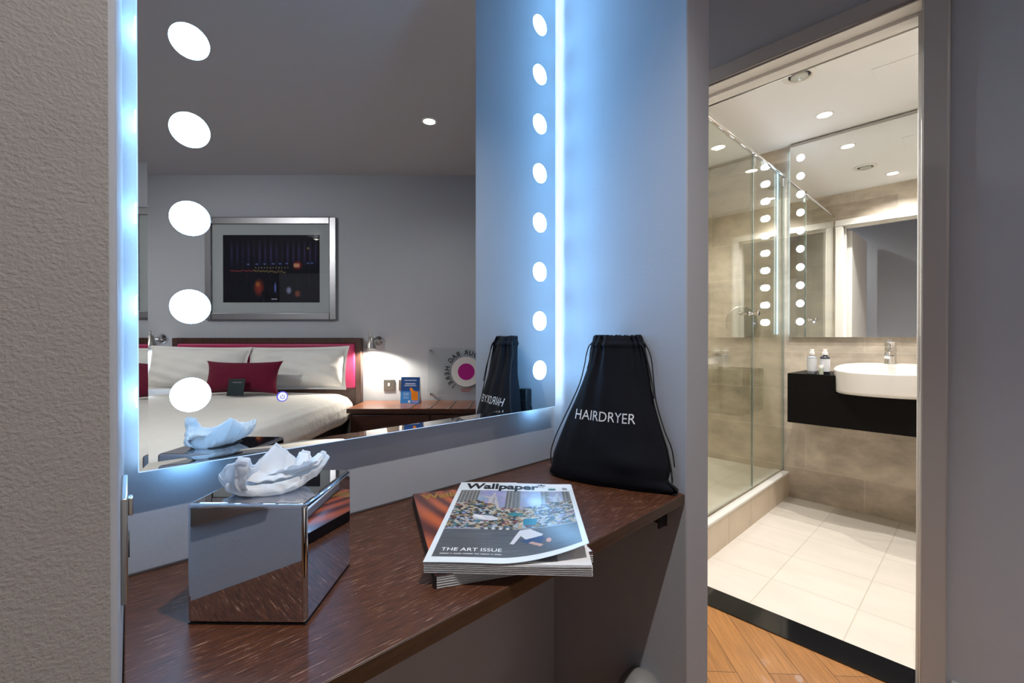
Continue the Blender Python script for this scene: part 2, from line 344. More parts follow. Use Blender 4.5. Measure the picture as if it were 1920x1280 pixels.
# small painter for printed surfaces
class Canvas:
    def __init__(s, W, H, base=(0, 0, 0)):
        s.W, s.H = W, H; s.a = np.zeros((H, W, 3)) + np.array(base); s.Y, s.X = np.mgrid[0:H, 0:W]; s.X = s.X / (W - 1); s.Y = s.Y / (H - 1)
    def rect(s, x0, y0, x1, y1, c, al=1.0):
        m = ((s.X >= x0) & (s.X <= x1) & (s.Y >= y0) & (s.Y <= y1))[..., None] * al; s.a = s.a * (1 - m) + np.array(c) * m
    def ell(s, cx, cy, rx, ry, c, al=1.0, rot=0.0, soft=0.0):
        dx, dy = s.X - cx, s.Y - cy; ca, sa = math.cos(rot), math.sin(rot)
        d = np.sqrt(((dx * ca + dy * sa) / rx) ** 2 + ((-dx * sa + dy * ca) / ry) ** 2)
        m = (np.clip((1 - d) / soft, 0, 1) if soft else (d < 1).astype(float))[..., None] * al
        s.a = s.a * (1 - m) + np.array(c) * m
    def poly(s, pts, c, al=1.0):
        inside = np.zeros(s.X.shape, bool); n = len(pts)
        for i in range(n):
            (x0, y0), (x1, y1) = pts[i], pts[(i + 1) % n]
            if y0 == y1: continue
            cond = ((s.Y >= min(y0, y1)) & (s.Y < max(y0, y1)) & (s.X < (s.Y - y0) * (x1 - x0) / (y1 - y0) + x0)); inside ^= cond
        m = inside[..., None] * al; s.a = s.a * (1 - m) + np.array(c) * m
    def mesh(s, name, m, parent, fn):
        H, W = s.H, s.W
        vs_ = [fn(i / (W - 1), j / (H - 1)) for j in range(H) for i in range(W)]
        fs = [(j * W + i, j * W + i + 1, (j + 1) * W + i + 1, (j + 1) * W + i) for j in range(H - 1) for i in range(W - 1)]
        me = bpy.data.meshes.new(name); me.from_pydata(vs_, [], fs); me.materials.append(M[m])
        at = me.color_attributes.new('print', 'FLOAT_COLOR', 'POINT')
        col = np.ones((H * W, 4)); col[:, :3] = np.clip(s.a.reshape(-1, 3), 0, 1); at.data.foreach_set('color', col.ravel())
        for p in me.polygons: p.use_smooth = True
        o = bpy.data.objects.new(name, me); C.objects.link(o); o.parent = parent; return o

# ------------------------------------------------------------------ room shell
NW = 0.8226                       # niche width at the back
sideR = to_frame(NF, 0.33737, 0.85883)   # front corner of right niche wall
cR = (NW, 0.0)
Sv = (sideR[0] - cR[0], sideR[1] - cR[1]); k = 1.0
dL = (Sv[0], Sv[1])
PL = (0 + Sv[0] * 1.0, Sv[1])
def nw(x, y): p = to_world(NF, x, y); return (p.x, p.y)
# right partition: niche side, front end, corridor side
front_out = (sideR[0] + 0.100, sideR[1])
back = lambda p, t: (p[0] - Sv[0] * t, p[1] - Sv[1] * t)
part = [cR, sideR, front_out, back(front_out, 8.2), back(cR, 7.2)]
PA = NA + math.atan2(Sv[1], Sv[0]); pO = to_world(NF, *cR); PF = (PA, (pO.x, pO.y))
struct('wall_partition', MB().prism([to_frame(PF, *nw(*p)) for p in part], 0, CEIL_R), 'paint_grey', frame=PF, bevel=0.003, bseg=2)
struct('wall_niche', MB().prism([nw(*p) for p in [(-0.25, 0), (NW, 0), (NW, 0.12), (-0.25, 0.12)]], 0, CEIL_R), 'paint_grey')
# left pier, textured on its broad face
farL = (PL[0] - 2.45, PL[1])
struct('wall_left', MB().prism([nw(*p) for p in [(0, 0), PL, farL, (farL[0], 0)]], 0, CEIL_R), 'paint_grey', bevel=0.004, bseg=3)
skin = MB(); nn = 0.0015
skin.box(farL[0], PL[1] - nn, 0, PL[0] - 0.004, PL[1] + 0.001, CEIL_R)
struct('wall_pier', skin, 'paint_rough', frame=NF)
# door wall with opening, in the bathroom frame (x = -w)
OX0, OX1, OH = -0.86, -0.135, 2.0      # opening
U0, U1 = 1.73, 1.85
KX = 0.335                              # outer corner of the bathroom block
dw = MB(); dw.box(-2.9, U0, 0, OX0 - 0.012, U1, CEIL_R); dw.box(OX1 + 0.012, U0, 0, KX, U1, CEIL_R); dw.box(OX0 - 0.012, U0, OH + 0.012, OX1 + 0.012, U1, CEIL_R)
struct('wall_door', dw, 'paint_grey', frame=BF)
K = to_world(BF, KX, U0); Kp, Kq = to_frame(RF, K.x, K.y)
struct('wall_bathroom_side', MB().prism([(Kp - 0.02, Kq), (Kp, Kq + 0.02), (Kp, 3.56), (Kp - 0.08, 3.56), (Kp - 0.08, Kq + 0.12)], 0, CEIL_R), 'paint_grey', frame=RF)
struct('wall_bed', MB().box(-0.3, 3.55, 0, 4.3, 3.67, CEIL_R), 'paint_grey', frame=RF)
struct('wall_window', MB().box(4.2, -0.7, 0, 4.32, 3.55, CEIL_R), 'paint_grey', frame=RF)
struct('wall_opposite', MB().box(1.75, -0.62, 0, 4.2, -0.5, CEIL_R), 'paint_grey', frame=RF)
struct('wall_corridor', MB().box(-2.9, 0.6, 0, -2.8, 1.73, CEIL_R), 'paint_grey', frame=BF)
# bedroom ceiling and floors
foot = [(-0.3, 3.67), (4.32, 3.67), (4.32, -0.75), (-3.6, -0.75), (-3.6, 3.67)]
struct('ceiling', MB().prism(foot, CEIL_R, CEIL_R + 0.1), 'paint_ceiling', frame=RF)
struct('floor', MB().prism(foot, -0.12, -0.002), 'planks', frame=RF)
struct('trim_1', MB().box(OX0 - 0.012, U0, -0.01, OX1 + 0.012, U1 + 0.008, 0.002), 'granite', frame=BF)
# bathroom shell
UW = 3.313; BX0, BX1 = -1.80, 0.315
struct('floor_bathroom', MB().box(BX0, U1 + 0.008, -0.05, BX1, UW, 0.0), 'floor_tiles', frame=BF)
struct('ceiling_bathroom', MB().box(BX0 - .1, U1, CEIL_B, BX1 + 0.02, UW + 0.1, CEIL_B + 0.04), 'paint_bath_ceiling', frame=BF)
struct('wall_vanity', MB().box(BX0 - .1, UW, 0, BX1 + 0.1, UW + 0.1, CEIL_B), 'wall_tiles', frame=BF)
struct('wall_shower', MB().box(BX0 - .1, U1, 0, BX0, UW, CEIL_B), 'wall_tiles_side', frame=BF)
struct('wall_bath_right', MB().box(BX1, U1 + 0.004, 0, BX1 + 0.02, UW, CEIL_B), 'wall_tiles_side', frame=BF)
inner = MB(); inner.box(BX0, U1, 0, OX0 - 0.012, U1 + 0.012, CEIL_B); inner.box(OX1 + 0.012, U1, 0, BX1, U1 + 0.012, CEIL_B); inner.box(OX0 - 0.012, U1, OH + 0.012, OX1 + 0.012, U1 + 0.012, CEIL_B)
struct('wall_bath_inner', inner, 'wall_tiles', frame=BF)
# unseen window added for faint ambient fill: a frame with two glowing panels
wi = thing('fill_window_1', '', ''); del wi['label']; del wi['category']; wi['kind'] = 'structure'
wi.location = to_world(RF, 3.0, -0.499, 0); wi.rotation_euler = (0, 0, RA)
wf = MB(); wf.box(-1.0, 0, 0.70, -0.94, 0.05, 2.2); wf.box(0.94, 0, 0.70, 1.0, 0.05, 2.2); wf.box(-0.94, 0, 0.70, 0.94, 0.05, 0.76); wf.box(-0.94, 0, 2.14, 0.94, 0.05, 2.2); wf.box(-0.02, 0, 0.76, 0.02, 0.05, 2.14)
wf.build('fill_window_frame', 'trim_white', wi)
for a_, b_ in ((-0.94, -0.02), (0.02, 0.94)): MB().box(a_, 0.004, 0.76, b_, 0.012, 2.14).build('fill_panel', 'window_fill_glow', wi)
# baseboards
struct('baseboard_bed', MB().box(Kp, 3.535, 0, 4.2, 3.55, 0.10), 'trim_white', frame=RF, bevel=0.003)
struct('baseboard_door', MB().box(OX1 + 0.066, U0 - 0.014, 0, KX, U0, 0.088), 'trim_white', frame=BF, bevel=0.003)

# door_1: lining, stop, architraves, threshold
d = thing('door_1', '', ''); del d['label']; del d['category']; d['kind'] = 'structure'
d.location = (0, 0, 0); d.rotation_euler = (0, 0, BA)
lin = MB()
lin.box(OX0 - 0.012, U0 - 0.002, 0, OX0, U1 + 0.014, OH + 0.012); lin.box(OX1, U0 - 0.002, 0, OX1 + 0.012, U1 + 0.014, OH + 0.012); lin.box(OX0, U0 - 0.002, OH, OX1, U1 + 0.014, OH + 0.012)
lin.build('door_lining', 'trim_inner', d, bevel=0.001)
st = MB(); a0, a1 = U0 + 0.055, U0 + 0.085
st.box(OX0, a0, 0, OX0 + 0.012, a1, OH); st.box(OX1 - 0.012, a0, 0, OX1, a1, OH); st.box(OX0 + 0.012, a0, OH - 0.012, OX1 - 0.012, a1, OH)
st.build('door_stop', 'trim_inner', d, bevel=0.001)
ar = MB(); A = 0.052
def arch(mb, y0, y1, o=0.004, A=A):
    mb.box(OX0 - o - A, y0, 0, OX0 - o, y1, OH + o); mb.box(OX1 + o, y0, 0, OX1 + o + A, y1, OH + o); mb.box(OX0 - o - A, y0, OH + o, OX1 + o + A, y1, OH + o + A)
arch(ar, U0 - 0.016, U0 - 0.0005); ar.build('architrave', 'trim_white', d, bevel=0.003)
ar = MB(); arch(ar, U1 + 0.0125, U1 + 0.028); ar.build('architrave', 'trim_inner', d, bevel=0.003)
for hz in (0.25, 1.0, 1.75):
    MB().box(OX0 + 0.0002, U0 + 0.008, hz - 0.05, OX0 + 0.0025, U0 + 0.04, hz + 0.05).build('hinge', 'nickel', d)
MB().box(OX1 - 0.0022, U0 + 0.008, 0.88, OX1 - 0.0002, U0 + 0.034, 1.04).build('strike_plate', 'nickel', d)
# door leaf, swung open against the partition side of the corridor
d2 = thing('door_2', '', ''); del d2['label']; del d2['category']; d2['kind'] = 'structure'
d2.rotation_euler = (0, 0, BA)
MB().box(OX0 - 0.004, 1.02, 0.01, OX0 + 0.036, 1.715, 1.985).build('door_leaf', 'trim_inner', d2, bevel=0.002)
hd = MB(); hd.tube([(OX0 + 0.036, 1.09, 1.0), (OX0 + 0.085, 1.09, 1.0), (OX0 + 0.085, 1.20, 1.0)], 0.009); hd.lathe([(0.025, 0), (0.025, 0.008)], 24, (OX0 + 0.036, 1.09, 1.0), 'x')
hd.build('door_handle', 'chrome', d2)

# ------------------------------------------------------------------ lighted mirror over the counter
BOT, TOP = 0.8665, 2.20
mr = thing('lighted_mirror', 'large frameless dressing mirror with bright round bulbs down both sides, above the counter', 'mirror', NF, (0.013, -0.001, BOT))
MW, MHt = 0.779, TOP - BOT; fy = -0.0285        # front face, local y
bv, td = 0.009, math.tan(math.radians(3.6)) * 0.009
g = MB(); P = [(0, 0), (MW, 0), (MW, MHt), (0, MHt)]; Q = [(bv, bv), (MW - bv, bv), (MW - bv, MHt - bv), (bv, MHt - bv)]
g.face([(x, fy, z) for x, z in Q])
g.build('mirror_glass', 'mirror_silver', mr, smooth=0)
g = MB()
for i in range(4):
    j = (i + 1) % 4
    g.face([(P[i][0], fy - td, P[i][1]), (P[j][0], fy - td, P[j][1]), (Q[j][0], fy, Q[j][1]), (Q[i][0], fy, Q[i][1])])
bo = g.build('bevelled_edge', 'mirror_silver', mr, smooth=0)
e = MB()   # polished glass edge around the plate, its caught LED light painted as emission
e.box(-0.0008, fy - td, -0.0008, 0, fy + 0.006, MHt + 0.0008); e.box(MW, fy - td, -0.0008, MW + 0.0008, fy + 0.006, MHt + 0.0008)
e.box(0, fy - td, -0.0012, MW, fy + 0.006, -0.0001); e.box(0, fy - td, MHt + 0.0001, MW, fy + 0.006, MHt + 0.0008)
e.build('glass_rim', 'glass_rim_glow', mr)
MB().box(0.006, fy + 0.006, 0.012, MW - 0.012, -0.0005, MHt - 0.01).build('backing_box', 'fitting_white', mr, bevel=0.001)
MB().box(MW - 0.0118, fy + 0.0062, 0.004, MW - 0.0090, fy + 0.0110, MHt - 0.02).build('edge_light', 'led_strip', mr)
MB().box(0.0035, fy + 0.009, 0.002, 0.0058, -0.003, MHt - 0.02).build('edge_light', 'led_strip_left', mr)
for cx in (0.0525, MW - 0.0545):
    for i in range(11):
        z = 0.957 - BOT + i * 0.1155
        MB().lathe([(0.0222, 0), (0.0222, 0.0006)], 48, (cx, fy - 0.0008, z), 'y').build('bulb', 'led_disc', mr)
        if cx > 0.3: MB().box(MW + 0.0001, fy + 0.010, z - 0.012, MW + 0.0016, -0.006, z + 0.012).build('side_light', 'led_core', mr)
        else: MB().box(-0.0016, fy + 0.010, z - 0.012, -0.0001, -0.006, z + 0.012).build('side_light', 'led_core', mr)
for cx in (0.0525, MW - 0.0545): MB().box(cx - 0.022, fy + 0.010, -0.0030, cx + 0.022, -0.006, -0.0013).build('added_lower_glow', 'led_fill_low', mr)  # emitters added under the mirror to throw blue glow on the wall below
pc = (0.1765 - 0.013, 0.945 - BOT)
MB().lathe([(0.0076, 0), (0.0076, 0.0004)], 40, (pc[0], fy - 0.0006, pc[1]), 'y').build('button_ring', 'button_ring', mr)
MB().lathe([(0.0062, 0), (0.0062, 0.0004)], 40, (pc[0], fy - 0.0011, pc[1]), 'y').build('power_button', 'button_glow', mr)
ps = MB(); rr = 0.0027
arcp = [(pc[0] + rr * math.sin(t), fy - 0.0014, pc[1] - 0.0003 + rr * math.cos(t)) for t in [math.radians(a) for a in range(45, 316, 15)]]
ps.tube(arcp, 0.00038, 6); ps.tube([(pc[0], fy - 0.0014, pc[1] + 0.0036), (pc[0], fy - 0.0014, pc[1] + 0.0004)], 0.00038, 6)
ps.build('power_symbol', 'ink_black', mr)

# ------------------------------------------------------------------ counter
SH = 0.73
ct = thing('counter_shelf', 'dark wenge wood counter shelf fixed across the niche under the lighted mirror', 'shelf', NF, (0, 0, SH - 0.019))
def sx(y): t = y / Sv[1]; return Sv[0] * t
yb, yf = -0.001, -0.349
cb = MB().prism([(sx(yb) + 0.001, yb), (sx(yf) + 0.001, yf), (NW + sx(yf) - 0.0015, yf), (NW + sx(yb) - 0.0015, yb)], 0.0003, 0.019)
cb.build('worktop', 'wenge', ct, bevel=0.0012, bseg=2)
fr = MB().prism([(sx(yf) + 0.0012, yf), (sx(yf) + 0.0012, yf - 0.0012), (NW + sx(yf) - 0.0017, yf - 0.0012), (NW + sx(yf) - 0.0017, yf)], 0.0, 0.0184)
fr.build('edge_lipping', 'wenge_edge', ct, bevel=0.0004, bseg=2)
MB().prism([(0.002, yb), (0.002 , yb - 0.004), (NW - 0.004, yb - 0.004), (NW - 0.004, yb)], 0.0191, 0.0212).build('sealant', 'shelf_glue', ct)
bk = MB()
for x0, t0 in ((NW - 0.035, -1), (0.012, 1)):
    y0, y1 = -0.04, -0.315
    X0, X1 = x0 + sx(y0), x0 + sx(y1)
    o_ = bk if t0 < 0 else MB()
    o_.prism([(X0, y0), (X1, y1), (X1 + 0.03, y1), (X0 + 0.03, y0)], -0.005, -0.0002)
    o_.prism([(X0 + (0.026 if t0 < 0 else 0), y0), (X1 + (0.026 if t0 < 0 else 0), y1), (X1 + (0.030 if t0 < 0 else 0.004), y1), (X0 + (0.030 if t0 < 0 else 0.004), y0)], -0.052, -0.005)
    o_.prism([(X1, y1), (X1, y1 + 0.004), (X1 + 0.03, y1 + 0.004), (X1 + 0.03, y1)], -0.050, -0.005)
    o_.build('bracket', 'black_metal', ct, bevel=0.001)

# socket plate on the left niche wall
nl = math.atan2(Sv[1], Sv[0]) + NA       # direction of the left wall towards the room (world)
def on_left(D, z):
    p = to_world(NF, Sv[0] / math.hypot(*Sv) * D, Sv[1] / math.hypot(*Sv) * D); return (p.x, p.y, z)
sk = thing('shaver_socket', 'brushed steel socket plate on the narrow niche wall left of the tissue box', 'socket', WF, on_left(0.225, 0.858))
sk.rotation_euler = (0, 0, nl + PI)      # local x into the niche back, local y = away from wall into room? (set below)
# local: x along wall, -y out of the wall
sg = -1 if (Matrix.Rotation(nl + PI, 4, 'Z') @ Vector((0, -1, 0))).dot(Vector((0.75, 0.65, 0))) > 0 else 1
MB().box(-0.043, min(0, sg * 0.0045), -0.043, 0.043, max(0, sg * 0.0045), 0.043).build('plate', 'steel', sk, bevel=0.0012)
for sxx in (0.018,):
    MB().box(sxx - 0.006, min(sg * 0.0045, sg * 0.008), 0.012, sxx + 0.006, max(sg * 0.0045, sg * 0.008), 0.028).build('rocker', 'steel', sk, bevel=0.001)
    MB().lathe([(0.012, 0), (0.012, sg * 0.001)], 24, (sxx, sg * 0.0045, -0.015), 'y').build('outlet', 'socket_hole', sk)

# ------------------------------------------------------------------ tissue box
tb = thing('tissue_box', 'mirror-polished chrome cube tissue box on the counter with tissues rising from its top', 'tissue box', WF, (-0.278, 0.5285, SH + 0.0003), math.radians(-0.6))
BW, BHh = 0.0632, 0.127
bx = MB(); bx.box(-BW, -BW, 0.001, BW, BW, BHh)
bx.build('chrome_cover', 'mirror_chrome', tb, bevel=0.0045, bseg=5)
MB().box(-BW + 0.001, -BW + 0.001, 0, BW - 0.001, BW - 0.001, 0.0012).build('base_gasket', 'box_dark', tb)
sl = MB().lathe([(0.034, 0), (0.034, 0.0004)], 48, (0, 0.0, BHh + 0.00005), 'z', sx=1, sy=0.5); sl.build('slot', 'box_dark', tb)

# tissues: a torn, crumpled sheet folded over itself
ts = thing('tissues', 'crumpled white tissues pulled up out of the chrome box', 'tissue', WF, (-0.283, 0.531, SH + BHh + 0.0006), math.radians(-0.6))
RIM = [(-0.0458, -0.03, 0.021), (-0.0316, -0.04, 0.0334), (-0.0153, -0.052, 0.0402), (-0.0105, -0.056, 0.0413), (-0.0087, -0.058, 0.047), (-0.001, -0.05, 0.0437), (-0.0063, -0.035, 0.032), (-0.0085, -0.025, 0.0291), (-0.0128, -0.01, 0.0318), (-0.0118, -0.005, 0.0329), (-0.0061, 0.014, 0.0455), (0.0008, 0.03, 0.031), (0.0096, 0.034, 0.0199), (0.0148, 0.036, 0.0316), (0.0263, 0.036, 0.0289), (0.0297, 0.03, 0.0216), (0.0466, 0.022, 0.0344), (0.0542, 0.018, 0.0328), (0.0616, 0.008, 0.0308), (0.0623, 0.0, 0.0265), (0.0544, -0.008, 0.0206), (0.0517, -0.016, 0.0192), (0.0411, -0.026, 0.0167), (0.0271, -0.034, 0.0132), (0.0125, -0.04, 0.0116), (-0.0028, -0.044, 0.0124), (-0.0161, -0.046, 0.0142), (-0.029, -0.044, 0.0153), (-0.0401, -0.036, 0.0174)]
RIM = RIM + [RIM[0]]
def rimp(u):
    k_ = (u % 1.0) * (len(RIM) - 1); i = int(k_); f = k_ - i
    return Vector(RIM[i]).lerp(Vector(RIM[min(i + 1, len(RIM) - 1)]), f)
from mathutils import noise as MN
def crumple(p, amp, f=55):
    q = Vector(p) * f
    return Vector((abs(MN.noise(q)) - 0.2, abs(MN.noise(q + Vector((7, 3, 1)))) - 0.2, abs(MN.noise(q * 1.3 + Vector((1, 9, 4)))) - 0.2)) * amp
def tis_outer(u, v):
    r = rimp(u); c0 = Vector((0.003, -0.022, 0))
    d_ = Vector((r.x - c0.x, r.y - c0.y, 0)); a = math.atan2(d_.y, d_.x)
    b = c0 + Vector((0.029 * math.cos(a), 0.021 * math.sin(a), 0.0)); n = Vector((math.cos(a), math.sin(a), 0))
    p = b.lerp(r, v) + n * (0.007 * math.sin(PI * v ** 0.8))
    tri = lambda q: abs((q % 1.0) - 0.5) * 4 - 1
    cr = (tri(u * 9) * 0.0016 + tri(u * 17 + 0.4 * v) * 0.0012 + tri(u * 31 - 0.8 * v) * 0.0006) * min(1, 0.4 + 2.2 * v * (1.15 - v))
    p += crumple(p, 0.007 * min(1, 0.15 + v * 1.6) * (1.25 - v)) + crumple(p, 0.002 * min(1, v * 2) * (1.1 - v), 130)
    return p + n * cr + Vector((0, 0, tri(u * 13 + 1.5 * v) * 0.0012 * v * (1 - v) * 3))
mb = MB(); mb.grid(tis_outer, 29 * 10, 18, True); o = mb.build('outer_sheet', 'tissue', ts, smooth=28)
so = o.modifiers.new('thickness', 'SOLIDIFY'); so.thickness = 0.0004
def tis_inner(u, v):   # second ply slumped inside the first, rising to the peak at the back
    uu = 0.12 + 0.46 * u; r = rimp(uu); r = Vector((r.x * 0.96, r.y - 0.004, r.z * 0.97 - 0.001))
    b = Vector((-0.034 + 0.085 * u, -0.040 + 0.012 * math.sin(PI * u) + 0.010 * u, 0.014 + 0.020 * u * u))
    p = b.lerp(r, v); p.z -= 0.010 * math.sin(PI * v) * (0.5 + 0.5 * math.sin(PI * u)); p.y += 0.003 * math.sin(PI * v)
    p.z += (abs((u * 7 + 0.5 * v) % 1 - 0.5) * 0.006 - 0.0015) * math.sin(PI * min(1, v * 1.1)) * 0.6
    return p + (crumple(p, 0.007) + crumple(p, 0.002, 130)) * (1.15 - v)
mb = MB(); mb.grid(tis_inner, 120, 18); o = mb.build('inner_sheet', 'tissue', ts, smooth=28)
so = o.modifiers.new('thickness', 'SOLIDIFY'); so.thickness = 0.0004
def tis_fold(u, v):    # long fold lying across the front of the bowl
    r = rimp(0.985 - 0.30 * u) ; r2 = rimp(0.02 + 0.0 * u)
    q = Vector((r.x * 0.93, r.y + 0.004, r.z + 0.001)); q += crumple(q + Vector((0, 0.02 * v, 0)), 0.005)
    return q + Vector((0.002 * abs((u * 6) % 1 - 0.5), 0.024 * v, 0.0008 + 0.010 * v * (1 - 0.75 * v) + 0.003 * v * abs((u * 5 + 0.3) % 1 - 0.5)))
mb = MB(); mb.grid(tis_fold, 80, 8); o = mb.build('folded_edge', 'tissue', ts, smooth=40)
so = o.modifiers.new('thickness', 'SOLIDIFY'); so.thickness = 0.0005

# ------------------------------------------------------------------ magazines
def magazine(name, label, loc, rz, W, H, T, canvas, page_mat, lift, cover_mat='printed_gloss'):
    t = thing(name, label, 'magazine', WF, loc, rz, 'magazines on the counter')
    # page block: layered, slightly wavy along the open edges
    def zt(u, v): return T - 0.0006 + 0.0008 * math.sin(5 * u + 1) * (1 - v)
    mb = MB(); n = 28; layers = 15
    for L in range(layers):
        z0 = T * L / layers + 0.0002; z1 = T * (L + 1) / layers - 0.00012
        ins = 0.0006 * ((L * 7) % 3) + 0.0004
        top = []; 
        def zz(u, z): return z + (0.0010 * math.sin(4.2 * u + 0.7 + L * 0.15)) * (z / T)
        lo = [mb.bm.verts.new((0.001 + (W - 0.002 - ins) * i / n, ins, max(0.0001, zz(i / n, z0)))) for i in range(n + 1)]
        hi = [mb.bm.verts.new((0.001 + (W - 0.002 - ins) * i / n, ins, zz(i / n, z1))) for i in range(n + 1)]
        lo2 = [mb.bm.verts.new((0.001 + (W - 0.002 - ins) * i / n, H - ins, max(0.0001, zz(i / n, z0)))) for i in range(n + 1)]
        hi2 = [mb.bm.verts.new((0.001 + (W - 0.002 - ins) * i / n, H - ins, zz(i / n, z1))) for i in range(n + 1)]
        for i in range(n):
            for a, b in ((lo, hi), (hi2, lo2), (hi, hi2), (lo2, lo)): mb.bm.faces.new([a[i], a[i + 1], b[i + 1], b[i]])
        mb.bm.faces.new([lo[0], hi[0], hi2[0], lo2[0]]); mb.bm.faces.new([lo[n], lo2[n], hi2[n], hi[n]])
    mb.build('page_block', page_mat, t, smooth=20)
    def cf(u, v, o=0.0):
        l = lift * max(0, u - 0.45) ** 1.6 * 2.6 * max(0, 1 - v) ** 1.3
        shift = -0.006 * l / 0.02 if lift else 0
        return (W * u + shift * 0.6, H * v + l * 0.8, T + 0.0004 + 0.0010 * math.sin(4.2 * u + 0.7) + l + o)
    canvas.mesh('front_cover', cover_mat, t, lambda u, v: cf(u, v))
    un = MB(); un.grid(lambda u, v: cf(u, v, -0.0004), 30, 20); un.build('cover_inside', 'paper_white' if lift else 'spine_dark', t)
    return t, cf
# top magazine cover print
cv = Canvas(270, 380, (0.72, 0.76, 0.78))
ix0, ix1, iy0, iy1 = 0.035, 0.965, 0.045, 0.855
cv.rect(ix0, iy0, ix1, iy1, (0.27, 0.29, 0.42))
rs = random.Random(11)
# upper part: pale sky, grey columns, two pale statues
for i in range(40):
    cv.ell(rs.uniform(ix0, ix1), rs.uniform(0.66, 0.85), rs.uniform(.02, .08), rs.uniform(.01, .05), (rs.uniform(.22, .42), rs.uniform(.26, .42), rs.uniform(.42, .60)), 0.35)
for c0, c1 in ((0.035, 0.20), (0.43, 0.55), (0.72, 0.79), (0.90, 0.965)):
    cv.rect(c0, 0.58, c1, iy1, (0.16, 0.16, 0.15))
    n = max(3, int((c1 - c0) * 70))
    for k in range(n): x = c0 + (c1 - c0) * (k + 0.3) / n; cv.rect(x, 0.58, x + 0.006, iy1, (0.30, 0.29, 0.26) if k % 2 else (0.09, 0.09, 0.09), 0.8)
for sx_, c_ in ((0.325, (0.44, 0.40, 0.40)), (0.85, (0.40, 0.46, 0.55))):
    cv.ell(sx_, 0.70, 0.035, 0.075, c_); cv.ell(sx_ + 0.005, 0.795, 0.014, 0.022, c_); cv.ell(sx_ - 0.045, 0.745, 0.045, 0.010, c_, rot=-0.4); cv.ell(sx_ + 0.03, 0.66, 0.018, 0.07, c_, rot=0.3); cv.ell(sx_ - 0.02, 0.655, 0.014, 0.06, c_)
    cv.ell(sx_ + .01, 0.69, 0.010, 0.06, (0.25, 0.24, 0.26), 0.7)
# middle: a dense crowd of abstract reclining shapes
pal = [(0.42, 0.33, 0.17), (0.30, 0.20, 0.09), (0.03, 0.03, 0.02), (0.015, 0.018, 0.012), (0.45, 0.42, 0.34), (0.02, 0.02, 0.015), (0.06, 0.05, 0.02), (0.04, 0.16, 0.20), (0.22, 0.04, 0.05), (0.08, 0.10, 0.05), (0.40, 0.32, 0.22), (0.05, 0.12, 0.20), (0.30, 0.22, 0.08), (0.02, 0.02, 0.02), (0.35, 0.42, 0.50), (0.05, 0.04, 0.03)]
for i in range(1500):
    x = rs.uniform(ix0, ix1); f = rs.random(); y = 0.33 + (0.30 + 0.05 * math.sin(9 * x)) * (1 - f ** 0.9)
    s_ = rs.uniform(0.35, 1.1); cv.ell(x, y, 0.022 * s_, 0.012 * s_, rs.choice(pal), 0.92, rot=rs.uniform(-0.9, 0.9))
for i in range(45):
    x = rs.uniform(ix0 + .02, ix1 - .02); y = rs.uniform(0.35, 0.60); cv.ell(x, y, 0.022, 0.007, rs.choice([(0.50, 0.40, 0.27), (0.52, 0.47, 0.38), (0.42, 0.26, 0.15)]), 0.9, rot=rs.uniform(-1.2, 1.2))
cv.ell(0.30, 0.455, 0.10, 0.030, (0.55, 0.55, 0.58), rot=-0.15); cv.ell(0.25, 0.47, 0.05, 0.012, (0.70, 0.68, 0.66), rot=-0.5)
cv.rect(0.58, 0.36, 0.68, 0.44, (0.02, 0.20, 0.30)); cv.ell(0.52, 0.50, 0.06, 0.02, (0.03, 0.20, 0.22)); cv.rect(0.56, 0.445, 0.70, 0.452, (0.62, 0.6, 0.55))
cv.rect(ix0, iy0, ix1, 0.325, (0.085, 0.088, 0.095)); cv.rect(ix0, 0.315, ix1, 0.325, (0.25, 0.25, 0.26))
for i in range(150): cv.ell(rs.uniform(ix0, ix1), rs.uniform(iy0, 0.31), rs.uniform(.03, .12), 0.0028, (0.14, 0.145, 0.15) if i % 2 else (0.05, 0.05, 0.055), 0.4)
for k in range(9): cv.ell(0.30 + 0.025 * k, 0.322 + 0.006 * (k % 2), 0.012, 0.012, (0.5, 0.5, 0.5) if k % 2 else (0.06, 0.06, 0.06))
# crawling figure in a white shirt and blue trousers
cv.poly([(0.50, 0.17), (0.535, 0.255), (0.56, 0.305), (0.63, 0.315), (0.72, 0.24), (0.70, 0.20), (0.60, 0.205), (0.57, 0.245), (0.525, 0.165)], (0.60, 0.60, 0.64))
cv.poly([(0.555, 0.20), (0.61, 0.205), (0.71, 0.225), (0.735, 0.19), (0.70, 0.15), (0.62, 0.155)], (0.03, 0.055, 0.14))
cv.poly([(0.62, 0.165), (0.645, 0.175), (0.72, 0.130), (0.70, 0.115)], (0.50, 0.30, 0.24)); cv.ell(0.755, 0.165, 0.018, 0.022, (0.60, 0.30, 0.22))
cv.a[(cv.X < ix0) | (cv.X > ix1) | (cv.Y < iy0) | (cv.Y > iy1)] = (0.72, 0.76, 0.78)
TW, TH = 0.207, 0.302
mt, cf = magazine('magazine', 'white-bordered art magazine with a painted crowd on its cover, lying on top', (-0.1085, 0.5405, 0.7455), math.radians(-2.4), TW, TH, 0.0125, cv, 'paper', 0.021)
def on_cov(cfn, Wd, Hd): return lambda x, y: Vector(cfn(x / Wd, y / Hd, 0.00035))
oc = on_cov(cf, TW, TH)
lettering('title', 'Wallpaper*', 0.040, lambda x, y: oc(0.012 + x, 0.2665 + y), 'ink_black', mt, bold=0.0015, width=0.146)
lettering('cover_line', 'THE ART ISSUE', 0.0125, lambda x, y: oc(0.016 + x, 0.029 + y), 'ink_white', mt, width=0.078)
def patch(name, x0, y0, x1, y1, m, par, fn, o=0.0): 
    b = MB(); b.grid(lambda u, v: fn(x0 + (x1 - x0) * u, y0 + (y1 - y0) * v) + Vector((0, 0, o)), 4, 4); b.build(name, m, par)
